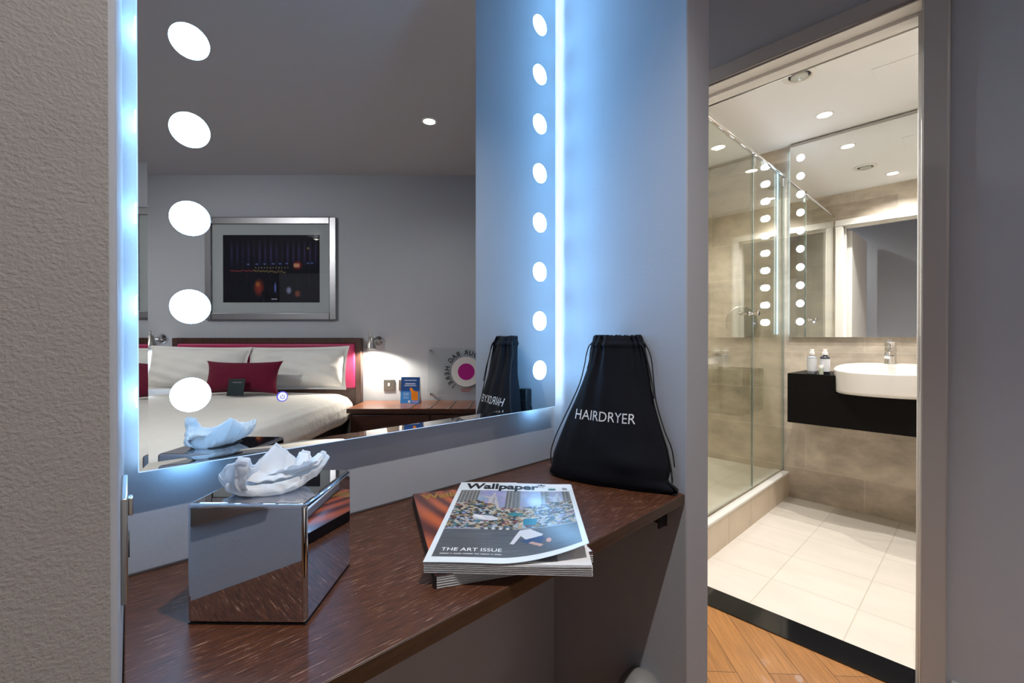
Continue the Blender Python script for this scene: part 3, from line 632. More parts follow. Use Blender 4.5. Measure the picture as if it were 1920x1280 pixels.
xx_ = 0.016
for wl in (0.012, 0.002, 0.010, 0.013, 0.006, 0.011, 0.003, 0.009):   # line of print too small to read
    patch('cover_line', xx_, 0.0205, xx_ + wl, 0.0228, 'ink_grey_light', mt, oc); xx_ += wl + 0.0018
patch('cover_badge', 0.163, 0.2655, 0.176, 0.274, 'ink_green', mt, oc)
for k in range(10): patch('bar_code', 0.188, 0.268 + k * 0.0026, 0.197, 0.2695 + k * 0.0026, 'ink_grey', mt, oc)
patch('loose_insert', 0.012, 0.296, 0.105, 0.309, 'paper_white', mt, lambda x, y: Vector((x, y, 0.0118)))
# page beneath the lifted cover: grey advert with white border
patch('first_page', 0.004, 0.004, TW - 0.004, 0.14, 'paper_white', mt, lambda x, y: Vector((x, y, 0.0126 + 0.0010 * math.sin(4.2 * x / TW + 0.7))))
patch('page_picture', 0.012, 0.010, TW - 0.012, 0.14, 'ink_grey', mt, lambda x, y: Vector((x, y, 0.0129 + 0.0010 * math.sin(4.2 * x / TW + 0.7))))
# lower magazine: orange folds
cv = Canvas(120, 170, (0.10, 0.02, 0.02))
for j in range(170):
    for i in range(120):
        x, y = i / 119, j / 169
        r = math.hypot(x - 1.3, y - 1.25); f = 0.5 + 0.5 * math.sin(34 * r + 5 * math.sin(4 * x + 2 * y)); g_ = max(0, min(1, 1.5 - abs(x * 1.2 + (1 - y) * 1.0 - 0.75) * 1.6))
        cv.a[j, i] = (0.08 + 0.42 * f * g_, 0.018 + 0.085 * f * g_, 0.016 + 0.012 * f)
ml, cl = magazine('magazine', 'orange and brown covered magazine with gold title, half hidden beneath the art magazine', (-0.0915, 0.5325, 0.7303), math.radians(17.6), 0.212, 0.298, 0.0145, cv, 'paper', 0.0)
ol = on_cov(cl, 0.212, 0.298)
lettering('title', 'Wallpaper*', 0.034, lambda x, y: ol(0.012 + x, 0.262 + y), 'ink_gold', ml, bold=0.0014, width=0.135)
MB().box(-0.0006, 0, 0.0001, 0.0012, 0.298, 0.0152).build('spine', 'spine_dark', ml)
patch('lower_band', 0.001, 0.001, 0.211, 0.060, 'spine_dark', ml, ol, -0.0001)
patch('price_label', 0.012, 0.006, 0.034, 0.024, 'paper_white', ml, ol, 0.0002)

# ------------------------------------------------------------------ drawstring bag
BAG0 = (0.205, 0.925); bagr = math.atan2(-0.517, 0.856)
bg = thing('drawstring_bag', 'black drawstring bag with HAIRDRYER printed in white, leaning in the right corner of the counter', 'bag', WF, (*BAG0, SH + 0.0004), bagr)
ZS = [0, .006, .013, .022, .05, .082, .117, .165, .207, .248, .275, .290, .306]
XL = [-.128, -.139, -.137, -.1315, -.1275, -.117, -.104, -.086, -.071, -.059, -.055, -.053, -.050]
XR = [.124, .137, .131, .115, .1205, .113, .101, .085, .075, .067, .062, .059, .052]
TH_ = [.022, .030, .033, .036, .038, .037, .034, .028, .023, .019, .017, .018, .014]
def bagp(t, z):
    xl, xr, th = (float(np.interp(z, ZS, q)) for q in (XL, XR, TH_))
    c, s_ = math.cos(t), math.sin(t)
    xc, hx = (xl + xr) / 2, (xr - xl) / 2
    X = xc + hx * math.copysign(abs(c) ** 0.85, c); ex = 0.75
    Y = 0.040 * (z / 0.306) ** 1.1 + th * math.copysign(abs(s_) ** ex, s_)
    Y += 0.010 * max(0, X) / 0.13 * (1 if s_ < 0 else -0.9) * (1 - z / 0.4)
    gz = z / 0.306
    # folds running down from the gathered neck
    f = 0
    for cx, sl_, amp, wd in ((-0.030, -0.08, 0.010, 0.009), (0.002, 0.05, 0.0085, 0.010), (0.030, 0.22, 0.011, 0.011), (-0.048, -0.22, 0.006, 0.008), (0.044, 0.30, 0.006, 0.010)):
        xx = cx + sl_ * (0.29 - z); f += amp * math.exp(-((X - xx) / (wd * (1 + 1.2 * (1 - gz)))) ** 2) * (0.25 + 0.75 * gz)
    if s_ < 0: Y += f - 0.004
    amp = 0.0032 * max(0, (gz - 0.70) / 0.30)
    Y += amp * math.sin(t * 17) ; X += amp * 0.7 * math.cos(t * 19)
    Y += 0.0022 * math.sin(31 * X + 40 * z) * math.sin(26 * z + 1) * (1 - gz * .5)
    Y = min(Y, (0.0550 - 0.3126 * X) / 0.95)      # lies against the side wall
    if s_ < 0: Y -= 0.005 * math.exp(-((z - 0.055) / 0.02) ** 2) * math.exp(-((X - 0.04) / 0.05) ** 2)
    return Vector((X, Y, z))
mb = MB(); NZ = 64; NT = 150; rings = []
for j in range(NZ):
    z = 0.306 * (j / (NZ - 1)) ** 1.0
    rings.append([mb.bm.verts.new(bagp(2 * PI * i / NT, z)) for i in range(NT)])
for cc, (sc, dz) in enumerate(((0.86, 0.002), (0.70, -0.006), (0.5, -0.03))):
    base = [v.co.copy() for v in rings[NZ - 1]]; ctr = sum(base, Vector()) / NT
    rings.append([mb.bm.verts.new(Vector((ctr.x + (p.x - ctr.x) * (sc + 0.1), ctr.y + (p.y - ctr.y) * sc, 0.306 + dz + 0.0012 * math.sin(i * 0.9)))) for i, p in enumerate(base)])
for A_, B_ in zip(rings, rings[1:]):
    for i in range(NT): mb.bm.faces.new([A_[i], A_[(i + 1) % NT], B_[(i + 1) % NT], B_[i]])
mb.bm.faces.new(rings[0][::-1]); mb.bm.faces.new(rings[-1])
bagm = mb.build('cloth_body', 'black_fabric', bg, smooth=80)
bvh = BVHTree.FromPolygons([v.co.copy() for v in bagm.data.vertices], [list(p.vertices) for p in bagm.data.polygons])
def on_bag(x, y):
    X, Z = -0.0745 + x, 0.1300 + y - 0.02 * (x + 0.0) * 0
    h = bvh.ray_cast(Vector((X, -0.3, Z)), Vector((0, 1, 0)))
    return (h[0] + Vector((0, -0.0006, 0))) if h[0] else Vector((X, -0.03, Z))
lettering('lettering', 'HAIRDRYER', 0.0285, on_bag, 'print_white', bg, bold=0.0, width=0.129)
# gathered channel and the cords
ch = MB(); ch.grid(lambda u, v: bagp(2 * PI * u, 0.281 + 0.014 * v) + Vector((0, 0, 0)) + Vector((math.cos(2 * PI * u) * 0.0022, math.sin(2 * PI * u) * 0.0022, 0)) * math.sin(PI * v), 150, 6, True)
ch.build('drawstring_channel', 'black_fabric', bg, smooth=80)
def cord(pts, r=0.0013):
    P_ = [Vector(p) for p in pts]; out = []
    for i in range(len(P_) - 1):
        p0, p1, p2, p3 = P_[max(i - 1, 0)], P_[i], P_[i + 1], P_[min(i + 2, len(P_) - 1)]
        for k_ in range(6):
            t = k_ / 6; out.append(0.5 * ((2 * p1) + (-p0 + p2) * t + (2 * p0 - 5 * p1 + 4 * p2 - p3) * t * t + (-p0 + 3 * p1 - 3 * p2 + p3) * t ** 3))
    out.append(P_[-1]); MB().tube(out, r, 8).build('drawstring', 'cord_black', bg)
cord([(-0.050, 0.030, 0.292), (-0.058, 0.026, 0.284), (-0.064, 0.024, 0.262), (-0.0655, 0.020, 0.245), (-0.073, 0.012, 0.205), (-0.088, 0.004, 0.165), (-0.105, -0.004, 0.125), (-0.124, -0.004, 0.085), (-0.136, -0.003, 0.05), (-0.1345, -0.004, 0.022)])
cord([(-0.048, 0.036, 0.292), (-0.056, 0.032, 0.280), (-0.058, 0.030, 0.255), (-0.060, 0.022, 0.235)])
cord([(0.052, 0.032, 0.294), (0.064, 0.030, 0.288), (0.076, 0.026, 0.262), (0.082, 0.020, 0.225), (0.089, 0.014, 0.175), (0.106, 0.010, 0.12), (0.120, 0.010, 0.085), (0.126, 0.008, 0.05)])
cord([(0.052, 0.026, 0.292), (0.063, 0.024, 0.280), (0.070, 0.022, 0.255), (0.079, 0.016, 0.222), (0.086, 0.010, 0.18)])
# black holder on the side wall behind the bag, seen in the mirror
hq = (NW + Sv[0] * 0.40 , Sv[1] * 0.40)
hb = thing('wall_holder', 'black box on the blue-lit side wall behind the drawstring bag, seen in the mirror', 'holder', NF, (hq[0] - 0.002, hq[1], SH + 0.03))
MB().box(-0.022, -0.013, 0, 0, 0.013, 0.14).build('housing', 'black_plastic', hb, bevel=0.003)
MB().box(-0.024, -0.008, 0.03, -0.0222, 0.008, 0.11).build('front_plate', 'black_metal', hb)

# grey bin whose domed top just shows below the counter
bn = to_frame(NF, 0.268, 0.935)
wb = thing('waste_bin', 'grey dome-topped bin on the floor under the counter by the side wall', 'bin', WF, (0.262, 0.905, -0.002))
MB().lathe([(0.040, 0), (0.044, 0.004), (0.047, 0.295), (0.047, 0.305)], 40).build('body', 'bin_grey', wb)
MB().lathe([(0.0475, 0.3055), (0.047, 0.311), (0.042, 0.327), (0.032, 0.340), (0.018, 0.349), (0.003, 0.352)], 40).build('domed_lid', 'bin_grey', wb)

# ------------------------------------------------------------------ bedroom seen in the mirror
bed = thing('bed', 'double bed made up with a smooth white duvet, reflected in the dressing mirror', 'bed', RF, (1.93, 2.5, -0.002))
BXL, BXR = -0.755, 0.755      # local x
MB().box(BXL + 0.06, -0.96, 0.03, BXR - 0.06, 0.95, 0.45).build('base', 'bed_base_dark', bed, bevel=0.01)
for lx in (BXL + 0.1, BXR - 0.1):
    for ly in (-0.9, 0.88): MB().lathe([(0.02, 0), (0.025, 0.03)], 16, (lx, ly, 0)).build('leg', 'bed_base_dark', bed)
def soft(x, n): return math.copysign(abs(x) ** n, x)
def duvet(u, v):
    # superellipse shell: u round, v from lower edge over the side to the centre
    t = 2 * PI * u; cx, cy = 0.0, -0.02
    hx, hy = 0.758, 0.985
    a = v * PI / 2 * 1.0
    prof_r = [(0.930, 0.435), (0.965, 0.430), (0.990, 0.445), (1.005, 0.49), (1.0, 0.55), (0.968, 0.597), (0.92, 0.622), (0.80, 0.640), (0.5, 0.645), (0.0, 0.648)]
    k_ = v * (len(prof_r) - 1); i = min(int(k_), len(prof_r) - 2); f = k_ - i
    r = prof_r[i][0] * (1 - f) + prof_r[i + 1][0] * f; z = prof_r[i][1] * (1 - f) + prof_r[i + 1][1] * f
    X = cx + hx * r * soft(math.cos(t), 0.22); Y = cy + hy * r * soft(math.sin(t), 0.22)
    side = max(0, 1 - v * 1.6)
    X += 0.010 * math.sin(16 * Y + 3 * z * 6) * side * (1 if abs(math.cos(t)) > .5 else 0); Y += 0.008 * math.sin(15 * X) * side
    z += 0.006 * math.sin(5 * X + 2 * Y) * v
    return (X, Y, z)
mb = MB(); mb.grid(duvet, 260, 40, True); mb.build('duvet', 'linen_white', bed, smooth=70)
# headboard, fixed to the wall behind the bed
hbd = thing('headboard', 'pink padded headboard framed in dark wood, fixed to the wall behind the white pillows', 'headboard', RF, (1.93, 2.5, -0.002))
hy0, hy1 = 0.989, 1.047
hx0, hx1 = -0.745, 0.735
fr = MB(); fw = 0.042
fr.box(hx0, hy0, 0.1, hx0 + fw, hy1, 1.04); fr.box(hx1 - fw, hy0, 0.1, hx1, hy1, 1.04); fr.box(hx0 + fw, hy0, 0.998, hx1 - fw, hy1, 1.04); fr.box(hx0 + fw, hy0 + 0.03, 0.1, hx1 - fw, hy1, 0.998)
fr.build('frame', 'headboard_wood', hbd, bevel=0.002)
MB().box(hx0 + fw + 0.001, hy0 - 0.012, 0.645, hx1 - fw - 0.001, hy0 + 0.0295, 0.997).build('pad', 'headboard_pink', hbd, bevel=0.014, bseg=5)

def pillow(W, H, T, flange=0.0, pinch=0.10, seed=0, amp=0.004):
    """pillow standing in the xz plane, centre at the origin"""
    rs_ = random.Random(seed); ph = [rs_.uniform(0, 6) for _ in range(6)]
    def side(sg_):
        def fn(u, v):
            a, b = u * 2 - 1, v * 2 - 1
            ex = 1 - pinch * (1 - abs(b) ** 2.4) * abs(a) ** 3; ez = 1 - pinch * 1.1 * (1 - abs(a) ** 2.4) * abs(b) ** 3
            x = a * W / 2 * ex; z = b * H / 2 * ez
            ai, bi = min(1, abs(a) / (1 - flange)), min(1, abs(b) / (1 - flange * W / H))
            h = T / 2 * (max(0, 1 - ai ** 2.6) ** 0.55) * (max(0, 1 - bi ** 2.6) ** 0.55)
            w_ = amp * (math.sin(9 * a + 5 * b + ph[0]) + 0.6 * math.sin(15 * b - 7 * a + ph[1]) + 0.5 * math.sin(21 * a * b + ph[2])) * (1 - ai ** 6) * (1 - bi ** 6)
            y = sg_ * (h + w_ * (h > 0.001)) + (0.002 * math.sin(12 * b + ph[3]) if ai >= 1 else 0)
            return (x, y, z)
        return fn
    mb_ = MB(); mb_.grid(side(-1), 110, 70); mb_.grid(side(1), 110, 70); return mb_
def place_pillow(name, label, mb_, m, x, y, z, tilt, roll=0.0, rz=0.0, group=None):
    mb_.xf(Matrix.Rotation(math.radians(tilt), 4, 'X') @ Matrix.Rotation(math.radians(roll), 4, 'Y'))
    o_ = mb_.build(name, m, frame=RF, loc=(x, y, z), rz=math.radians(rz), smooth=60); bmesh_fix(o_); return tag(o_, label, 'pillow' if name == 'pillow' else 'cushion', group)
def bmesh_fix(o_):
    b_ = bmesh.new(); b_.from_mesh(o_.data); bmesh.ops.remove_doubles(b_, verts=b_.verts, dist=0.0008); bmesh.ops.recalc_face_normals(b_, faces=b_.faces); b_.to_mesh(o_.data); b_.free()
place_pillow('pillow', 'white bed pillow propped against the pink headboard, on the side by the spotlit bedside table', pillow(0.76, 0.335, 0.20, 0.06, 0.045, 3), 'pillow_white', 1.610, 3.340, 0.812, -14, 0.8, group='pillows on the bed')
place_pillow('pillow', 'white bed pillow behind the red cushion, on the far side away from the bedside table', pillow(0.76, 0.335, 0.20, 0.045, 0.05, 5), 'pillow_white', 2.345, 3.322, 0.814, -14, -1.0, group='pillows on the bed')
place_pillow('cushion', 'small dark red oblong cushion leaning on the white pillows', pillow(0.535, 0.235, 0.13, 0.0, 0.13, 9, 0.001), 'cushion_red', 1.86, 3.075, 0.766, -16)
cd = thing('brochure', 'small dark brochure card propped against the red cushion', 'brochure', RF, (1.835, 2.945, 0.6535))
b_ = MB().box(-0.055, 0, 0, 0.055, 0.003, 0.115); b_.xf(Matrix.Rotation(math.radians(-14), 4, 'X')); b_.build('card', 'card_dark', cd)
Rt = Matrix.Rotation(math.radians(-14), 4, 'X')
MB().box(-0.036, -0.0004, 0.088, 0.026, 0, 0.093).xf(Rt).build('printed_line', 'ink_grey', cd)

# bedside table that runs on as a luggage bench
DX0, DX1, DY0, DY1, DZ = Kp + 0.004, 1.158, 3.115, 3.533, 0.543
tbk = thing('bedside_table', 'long brown bedside table and luggage bench with studded metal rails, below the pink-dot sign', 'table', RF, (0.55, 3.33, -0.002))
lx0, lx1, ly0, ly1 = DX0 - 0.55, DX1 - 0.55, DY0 - 3.33, DY1 - 3.33
MB().box(lx0, ly0, DZ - 0.030 + 0.002, lx1, ly1, DZ + 0.002).build('table_top', 'desk_wood', tbk, bevel=0.002)
MB().box(lx0, ly0 - 0.002, DZ - 0.0305, lx1, ly0 - 0.0002, DZ - 0.001).build('front_edge', 'desk_dark', tbk)
MB().box(lx0 + 0.01, ly0 + 0.022, 0.06, lx1 - 0.02, ly1, DZ - 0.0285).build('carcass', 'desk_dark', tbk, bevel=0.002)
MB().box(lx0 + 0.03, ly0 + 0.06, 0, lx1 - 0.04, ly1 - 0.02, 0.0595).build('plinth', 'desk_dark', tbk)
for a, b in ((lx0 + 0.015, 0.02), (0.03, lx1 - 0.025)):
    dr = MB().box(a, ly0 + 0.004, 0.30, b, ly0 + 0.0215, DZ - 0.045).build('drawer', 'desk_dark', tbk, bevel=0.002)
    MB().tube([(a + (b - a) / 2 - 0.06, ly0 + 0.003, 0.42), (a + (b - a) / 2 - 0.06, ly0 - 0.018, 0.42), (a + (b - a) / 2 + 0.06, ly0 - 0.018, 0.42), (a + (b - a) / 2 + 0.06, ly0 + 0.003, 0.42)], 0.004).build('handle', 'desk_dark', dr)
for k_ in range(6):
    px = 0.715 - 0.137 * k_ - 0.55
    if px - 0.01 < lx0: continue
    MB().box(px - 0.004, ly0 + 0.012, DZ + 0.0021, px + 0.004, ly1 - 0.02, DZ + 0.006).build('luggage_rail', 'steel', tbk, bevel=0.001)
    MB().lathe([(0.009, 0), (0.008, 0.004), (0.003, 0.006)], 20, (px + 0.016, ly0 + 0.025, DZ + 0.0021)).build('stud', 'chrome', tbk)

# leaflet
cv = Canvas(60, 90, (0.02, 0.10, 0.42))
cv.rect(0, 0, 1, 0.45, (0.05, 0.28, 0.75)); cv.rect(0, 0.5, 1, 1, (0.015, 0.075, 0.28))
for a, y_ in ((0.32, 0.86), (0.27, 0.73), (0.32, 0.66)): cv.rect(0.5 - a, y_, 0.5 + a, y_ + 0.035, (0.55, 0.62, 0.8), 0.85)
cv.poly([(0.05, 0.12), (0.40, 0.12), (0.45, 0.45), (0.52, 0.52), (0.52, 0.58), (0.42, 0.60), (0.30, 0.48), (0.08, 0.45)], (0.90, 0.28, 0.01))
for k_ in range(5): cv.rect(0.10 + 0.065 * k_, 0.14, 0.115 + 0.065 * k_, 0.44, (0.60, 0.12, 0.0))
for y_ in (0.38, 0.32, 0.26, 0.20): cv.rect(0.55, y_, 0.86, y_ + 0.02, (0.6, 0.75, 0.95), 0.8)
cv.rect(0.47, 0.03, 0.58, 0.12, (0.8, 0.85, 0.9)); cv.rect(0.05, 0.05, 0.36, 0.08, (0.7, 0.3, 0.6))
lf = thing('leaflet', 'blue and orange folded leaflet standing on the bedside table', 'leaflet', RF, (0.772, 3.40, DZ + 0.0005), 0.06)
cv.a = cv.a[:, ::1]
cv.mesh('front_panel', 'printed', lf, lambda u, v: (-0.072 + 0.144 * u, -0.035 + 0.030 * v, 0.197 * v))
o = MB(); o.grid(lambda u, v: (-0.072 + 0.144 * u, -0.034 + 0.030 * v, 0.197 * v), 4, 4); o.build('front_back', 'paper_white', lf)
o = MB(); o.grid(lambda u, v: (-0.072 + 0.144 * u, 0.035 - 0.038 * v, 0.197 * v), 4, 4); q = o.build('rear_panel', 'paper_white', lf); q.modifiers.new('t', 'SOLIDIFY').thickness = 0.0006

# switch and socket on the bed wall
def plate(name, label, cat, x, z, group=None):
    t = thing(name, label, cat, RF, (x, 3.5495, z), 0, group)
    MB().box(-0.043, -0.008, -0.043, 0.043, 0, 0.043).build('plate', 'nickel', t, bevel=0.0015); return t
s1 = plate('light_switch', 'brushed steel light switch on the wall between the headboard and the leaflet', 'switch', 0.978, 0.664)
MB().box(-0.008, -0.013, -0.006, 0.008, -0.0081, 0.016).build('rocker', 'switch_white', s1, bevel=0.001)
s2 = plate('wall_socket', 'brushed steel wall socket partly hidden behind the blue leaflet', 'socket', 0.858, 0.664)
for hx, hz in ((0, 0.018), (-0.011, -0.006), (0.011, -0.006)): MB().box(hx - 0.003, -0.0088, hz - 0.004, hx + 0.003, -0.0081, hz + 0.004).build('pin_hole', 'socket_hole', s2)
MB().box(0.020, -0.012, 0.008, 0.030, -0.0081, 0.026).build('rocker', 'nickel', s2, bevel=0.001)

# reading lamps
def reading_lamp(label, x, z, pw, aim):
    t = thing('reading_lamp', label, 'lamp', RF, (x, 3.5495, z), 0, 'reading lamps beside the headboard')
    MB().lathe([(0.041, 0), (0.041, -0.012), (0.036, -0.020), (0.015, -0.024), (0.012, -0.045)], 40, (-0.022, 0, 0.005), 'y').build('wall_rose', 'chrome', t)
    hd_ = MB().lathe([(0.004, 0.058), (0.015, 0.056), (0.022, 0.045), (0.026, 0.020), (0.037, -0.004), (0.039, -0.034), (0.0375, -0.034), (0.034, -0.006)], 40, (0, 0, 0), caps=False)
    m_ = Matrix.Translation((0.012, -0.085, -0.025)) @ Matrix.Rotation(math.radians(aim), 4, 'X'); hd_.xf(m_)
    h_ = hd_.build('lamp_head', 'steel', t)
    MB().lathe([(0.033, -0.012), (0.033, -0.013)], 32).xf(m_).build('bulb_face', 'lamp_glow', h_)
    MB().tube([(-0.022, -0.04, 0.005), (-0.012, -0.062, 0.006), (0.006, -0.070, 0.0)], 0.007).build('swivel_arm', 'chrome', t)
    MB().tube([(0.020 + 0.016 * math.cos(a_), -0.085, 0.048 + 0.016 * math.sin(a_)) for a_ in [i * 2 * PI / 20 for i in range(21)]], 0.0025, 8).build('turning_ring', 'chrome', t)
    return t
reading_lamp('chrome reading lamp shining down beside the bedside table end of the headboard', 1.082, 1.012, 0, -4)
reading_lamp('chrome reading lamp at the far left end of the headboard, glowing on the wall', 2.80, 1.030, 0, -4)
spot(RF, 1.094, 3.440, 0.955, 34.0, (1.0, 0.87, 0.72), 158, 0.35, 0.02)
spot(RF, 2.83, 3.455, 0.965, 16, (0.85, 0.93, 1.0), 158, 0.35, 0.02)

# framed picture: night city
cv = Canvas(190, 130, (0.0035, 0.004, 0.010)); rs = random.Random(5)
for i in range(16):
    x = 0.04 + 0.058 * i; al = 0.2 + 0.5 * rs.random(); cv.ell(x, 0.72, 0.016, 0.24, (0.05, 0.035, 0.13), al, soft=0.8)
for i in range(60): cv.ell(rs.uniform(0, 1), rs.uniform(0.02, 0.4), 0.004, rs.uniform(.02, .09), rs.choice([(0.02, 0.02, 0.07), (0.07, 0.02, 0.04), (0.03, 0.03, 0.05)]), 0.5, soft=0.6)
X_ = lambda x: 1 - x        # the mirror shows it reversed; this is the print as it hangs
for i in range(34): cv.ell(X_(0.08 + 0.56 * i / 33), 0.475 - 0.02 * i / 33 + rs.uniform(-.012, .012), 0.008, 0.012, (0.30, 0.05, 0.06) if i < 14 else (0.32, 0.22, 0.10), 0.8, soft=0.5)
for i in range(12): cv.ell(X_(0.34 + 0.03 * i), 0.515, 0.004, 0.006, (0.5, 0.42, 0.25), 0.9)
for i, x in enumerate((0.26, 0.35, 0.43, 0.52, 0.59, 0.66, 0.88, 0.92)): cv.ell(X_(x), 0.565 + 0.02 * i / 8, 0.020, 0.014, (0.12, 0.20, 0.50), 0.7, soft=0.7)
cv.ell(X_(0.77), 0.55, 0.055, 0.07, (0.20, 0.015, 0.02), 0.9, soft=0.5); cv.rect(X_(0.79), 0.52, X_(0.735), 0.58, (0.55, 0.28, 0.16), 0.85)
cv.ell(X_(0.37), 0.22, 0.06, 0.14, (0.22, 0.03, 0.02), 0.9, soft=0.8); cv.ell(X_(0.36), 0.27, 0.03, 0.05, (0.36, 0.13, 0.03), 0.8, soft=0.7)
cv.ell(X_(0.54), 0.22, 0.012, 0.09, (0.12, 0.14, 0.45), 0.9, soft=0.5); cv.ell(X_(0.68), 0.18, 0.03, 0.06, (0.22, 0.24, 0.38), 0.9, soft=0.6); cv.ell(X_(0.77), 0.13, 0.035, 0.06, (0.22, 0.06, 0.04), 0.9, soft=0.7)
cv.poly([(X_(0.40), 0.17), (X_(0.72), 0.02), (X_(0.66), 0.0), (X_(0.40), 0.10)], (0.003, 0.003, 0.005))
cv.rect(X_(0.56), 0.04, X_(0.50), 0.06, (0.3, 0.32, 0.4)); cv.rect(X_(0.89), 0.79, X_(0.87), 0.82, (0.16, 0.13, 0.03))
pf = thing('framed_picture', 'silver-framed photograph of a city lit up at night, hanging over the bed', 'picture', RF, (1.911, 3.5495, 1.589))
PW, PH = 0.519, 0.404
f_ = MB(); fw = 0.052
for bx_ in ((-PW, -PW + fw, -PH, PH), (PW - fw, PW, -PH, PH), (-PW + fw, PW - fw, -PH, -PH + fw), (-PW + fw, PW - fw, PH - fw, PH)): f_.box(bx_[0], -0.028, bx_[2], bx_[1], 0, bx_[3])
f_.build('frame', 'frame_silver', pf, bevel=0.004)
MB().box(-PW + fw, -0.012, -PH + fw, PW - fw, -0.002, PH - fw).build('mount', 'mount_card', pf)
cv.a = np.clip(cv.a * 1.15, 0, 1)
cv.mesh('print', 'printed_matt', pf, lambda u, v: (-0.385 + 0.767 * u, -0.0124, -0.268 + 0.535 * v))
MB().box(-PW + fw, -0.018, -PH + fw, PW - fw, -0.0165, PH - fw).build('glazing', 'clear_glass', pf)

# acrylic sign with curved lettering
sgn = thing('wall_sign', 'clear acrylic wall sign with a magenta dot ringed by the words YOUR BAG HERE!', 'sign', RF, (0.362, 3.5495, 0.772))
SX0, SX1, SZ0, SZ1 = -0.362 + Kp + 0.03, 0.306, -0.199, 0.190
MB().box(SX0, -0.022, SZ0, SX1, -0.016, SZ1).build('acrylic_panel', 'acrylic', sgn, bevel=0.0015)
for ax in (SX0 + 0.02, SX1 - 0.022):
    for az in (SZ0 + 0.022, SZ1 - 0.022): MB().lathe([(0.009, 0), (0.009, -0.024), (0.006, -0.027)], 20, (ax, 0, az), 'y').build('stand_off', 'chrome', sgn)
MB().lathe([(0.118, 0), (0.118, -0.0006)], 64, (0, -0.0225, 0), 'y').build('pale_ring', 'sign_white', sgn)
MB().lathe([(0.066, 0), (0.066, -0.0006)], 64, (0, -0.0235, 0), 'y').build('magenta_dot', 'magenta', sgn)
word = 'YOUR BAG HERE!'; ang0 = -46; Rr = 0.136
a_ = ang0
for wd in word.split(' '):
    vs_all, fs_all = [], []
    for chh in wd:
        adv = {'E': 14, '!': 9, 'O': 17, 'U': 15.5, 'R': 15.5, 'B': 14.5, 'A': 15, 'G': 17.5, 'H': 16, 'Y': 14}[chh]
        v_, f__ = text_mesh(chh, 0.050, 0.0012, 'CENTER'); t_ = math.radians(a_); b0 = len(vs_all)
        for p in v_:
            x_, z_ = p.x, Rr + p.y
            vs_all.append((x_ * math.cos(t_) + z_ * math.sin(t_), -0.0232, -x_ * math.sin(t_) + z_ * math.cos(t_)))
        fs_all += [[i + b0 for i in q] for q in f__]; a_ += adv
    a_ += 8.5
    me = bpy.data.meshes.new('lettering'); me.from_pydata(vs_all, [], fs_all); me.materials.append(M['ink_black'])
    o = bpy.data.objects.new('lettering', me); C.objects.link(o); o.parent = sgn
MB().box(-0.045, -0.0236, -0.142, 0.045, -0.0232, -0.136).build('small_print', 'ink_red', sgn)
MB().box(-0.030, -0.0236, -0.158, 0.040, -0.0232, -0.152).build('small_print', 'ink_red', sgn)

# ------------------------------------------------------------------ downlights
def downlight(f, x, y, z, label, r=0.036):
    t = thing('ceiling_downlight', label, 'ceiling light', f, (x, y, z - 0.0002), 0, 'recessed ceiling downlights')
    MB().lathe([(r + 0.008, 0), (r + 0.008, -0.003), (r, -0.005), (r - 0.002, -0.002)], 40, caps=False).build('trim_ring', 'fitting_white', t)
    MB().lathe([(r - 0.003, -0.0005), (r - 0.003, -0.0015)], 32).build('lens', 'lamp_white', t)
    return t
for (f, x, y, z, *_), lb in zip(SPOTS, [
    'small round ceiling downlight above the wenge counter', 'small bright ceiling downlight seen in the dressing mirror, in front of the bathroom door',
    'unseen ceiling downlight added above the foot of the bed', 'unseen ceiling downlight added on the far side of the bed',
    'bright ceiling downlight nearest the bathroom mirror', 'bright ceiling downlight just inside the bathroom door',
    'unseen ceiling downlight added at the right side of the bathroom', 'unseen ceiling downlight added inside the shower', 'unseen ceiling downlight added in the corridor behind the partition']):
    downlight(f, x, y, z, lb)

# ------------------------------------------------------------------ bathroom
# shower tray and curb
GX = -0.926
sh = thing('shower_tray', 'raised cream shower floor behind the glass', 'shower tray', BF, (-1.38, 2.6, 0))
MB().box(BX0 + 1.38 + 0.002, U1 + 0.012 - 2.6 + 0.002, 0, -0.985 + 1.38, UW - 2.6 - 0.002, 0.158).build('tray', 'floor_tiles', sh)
MB().lathe([(0.05, 0.158), (0.05, 0.1605)], 32, (-0.1, 0.1, 0)).build('drain', 'chrome', sh)
cu = thing('shower_curb', 'low tiled curb with a pale stone top along the shower glass', 'curb', BF, (-0.937, 2.6, 0))
MB().box(-0.047, U1 + 0.012 - 2.6 + 0.001, 0, 0.045, UW - 2.6 - 0.001, 0.152).build('curb_side', 'curb_tiles', cu)
MB().box(-0.047, U1 + 0.012 - 2.6 + 0.001, 0.1521, 0.048, UW - 2.6 - 0.001, 0.165).build('curb_top', 'trim_inner', cu, bevel=0.002)
MB().box(0.002, U1 + 0.012 - 2.6 + 0.001, 0.1651, 0.020, UW - 2.6 - 0.001, 0.176).build('seal_rail', 'chrome', cu)
gl = thing('shower_screen', 'frameless glass shower screen with a door pane and chrome top rail', 'shower screen', BF, (GX, 2.6, 0.178))
z1 = 1.905
MB().box(-0.004, -0.70, 0.001, 0.004, 0.142, z1).build('door_pane', 'shower_glass', gl)
MB().box(-0.004, 0.150, 0.001, 0.004, 0.698, z1).build('fixed_pane', 'shower_glass', gl)
MB().box(-0.0045, 0.1425, 0.001, 0.0045, 0.1495, z1).build('pane_edge', 'glass_edge', gl)
MB().box(-0.0045, 0.6985, 0.001, 0.0045, 0.7115, z1).build('wall_channel', 'glass_edge', gl)
MB().tube([(0, -0.735, z1 + 0.013), (0, 0.711, z1 + 0.013)], 0.011, 16).build('top_rail', 'chrome', gl)
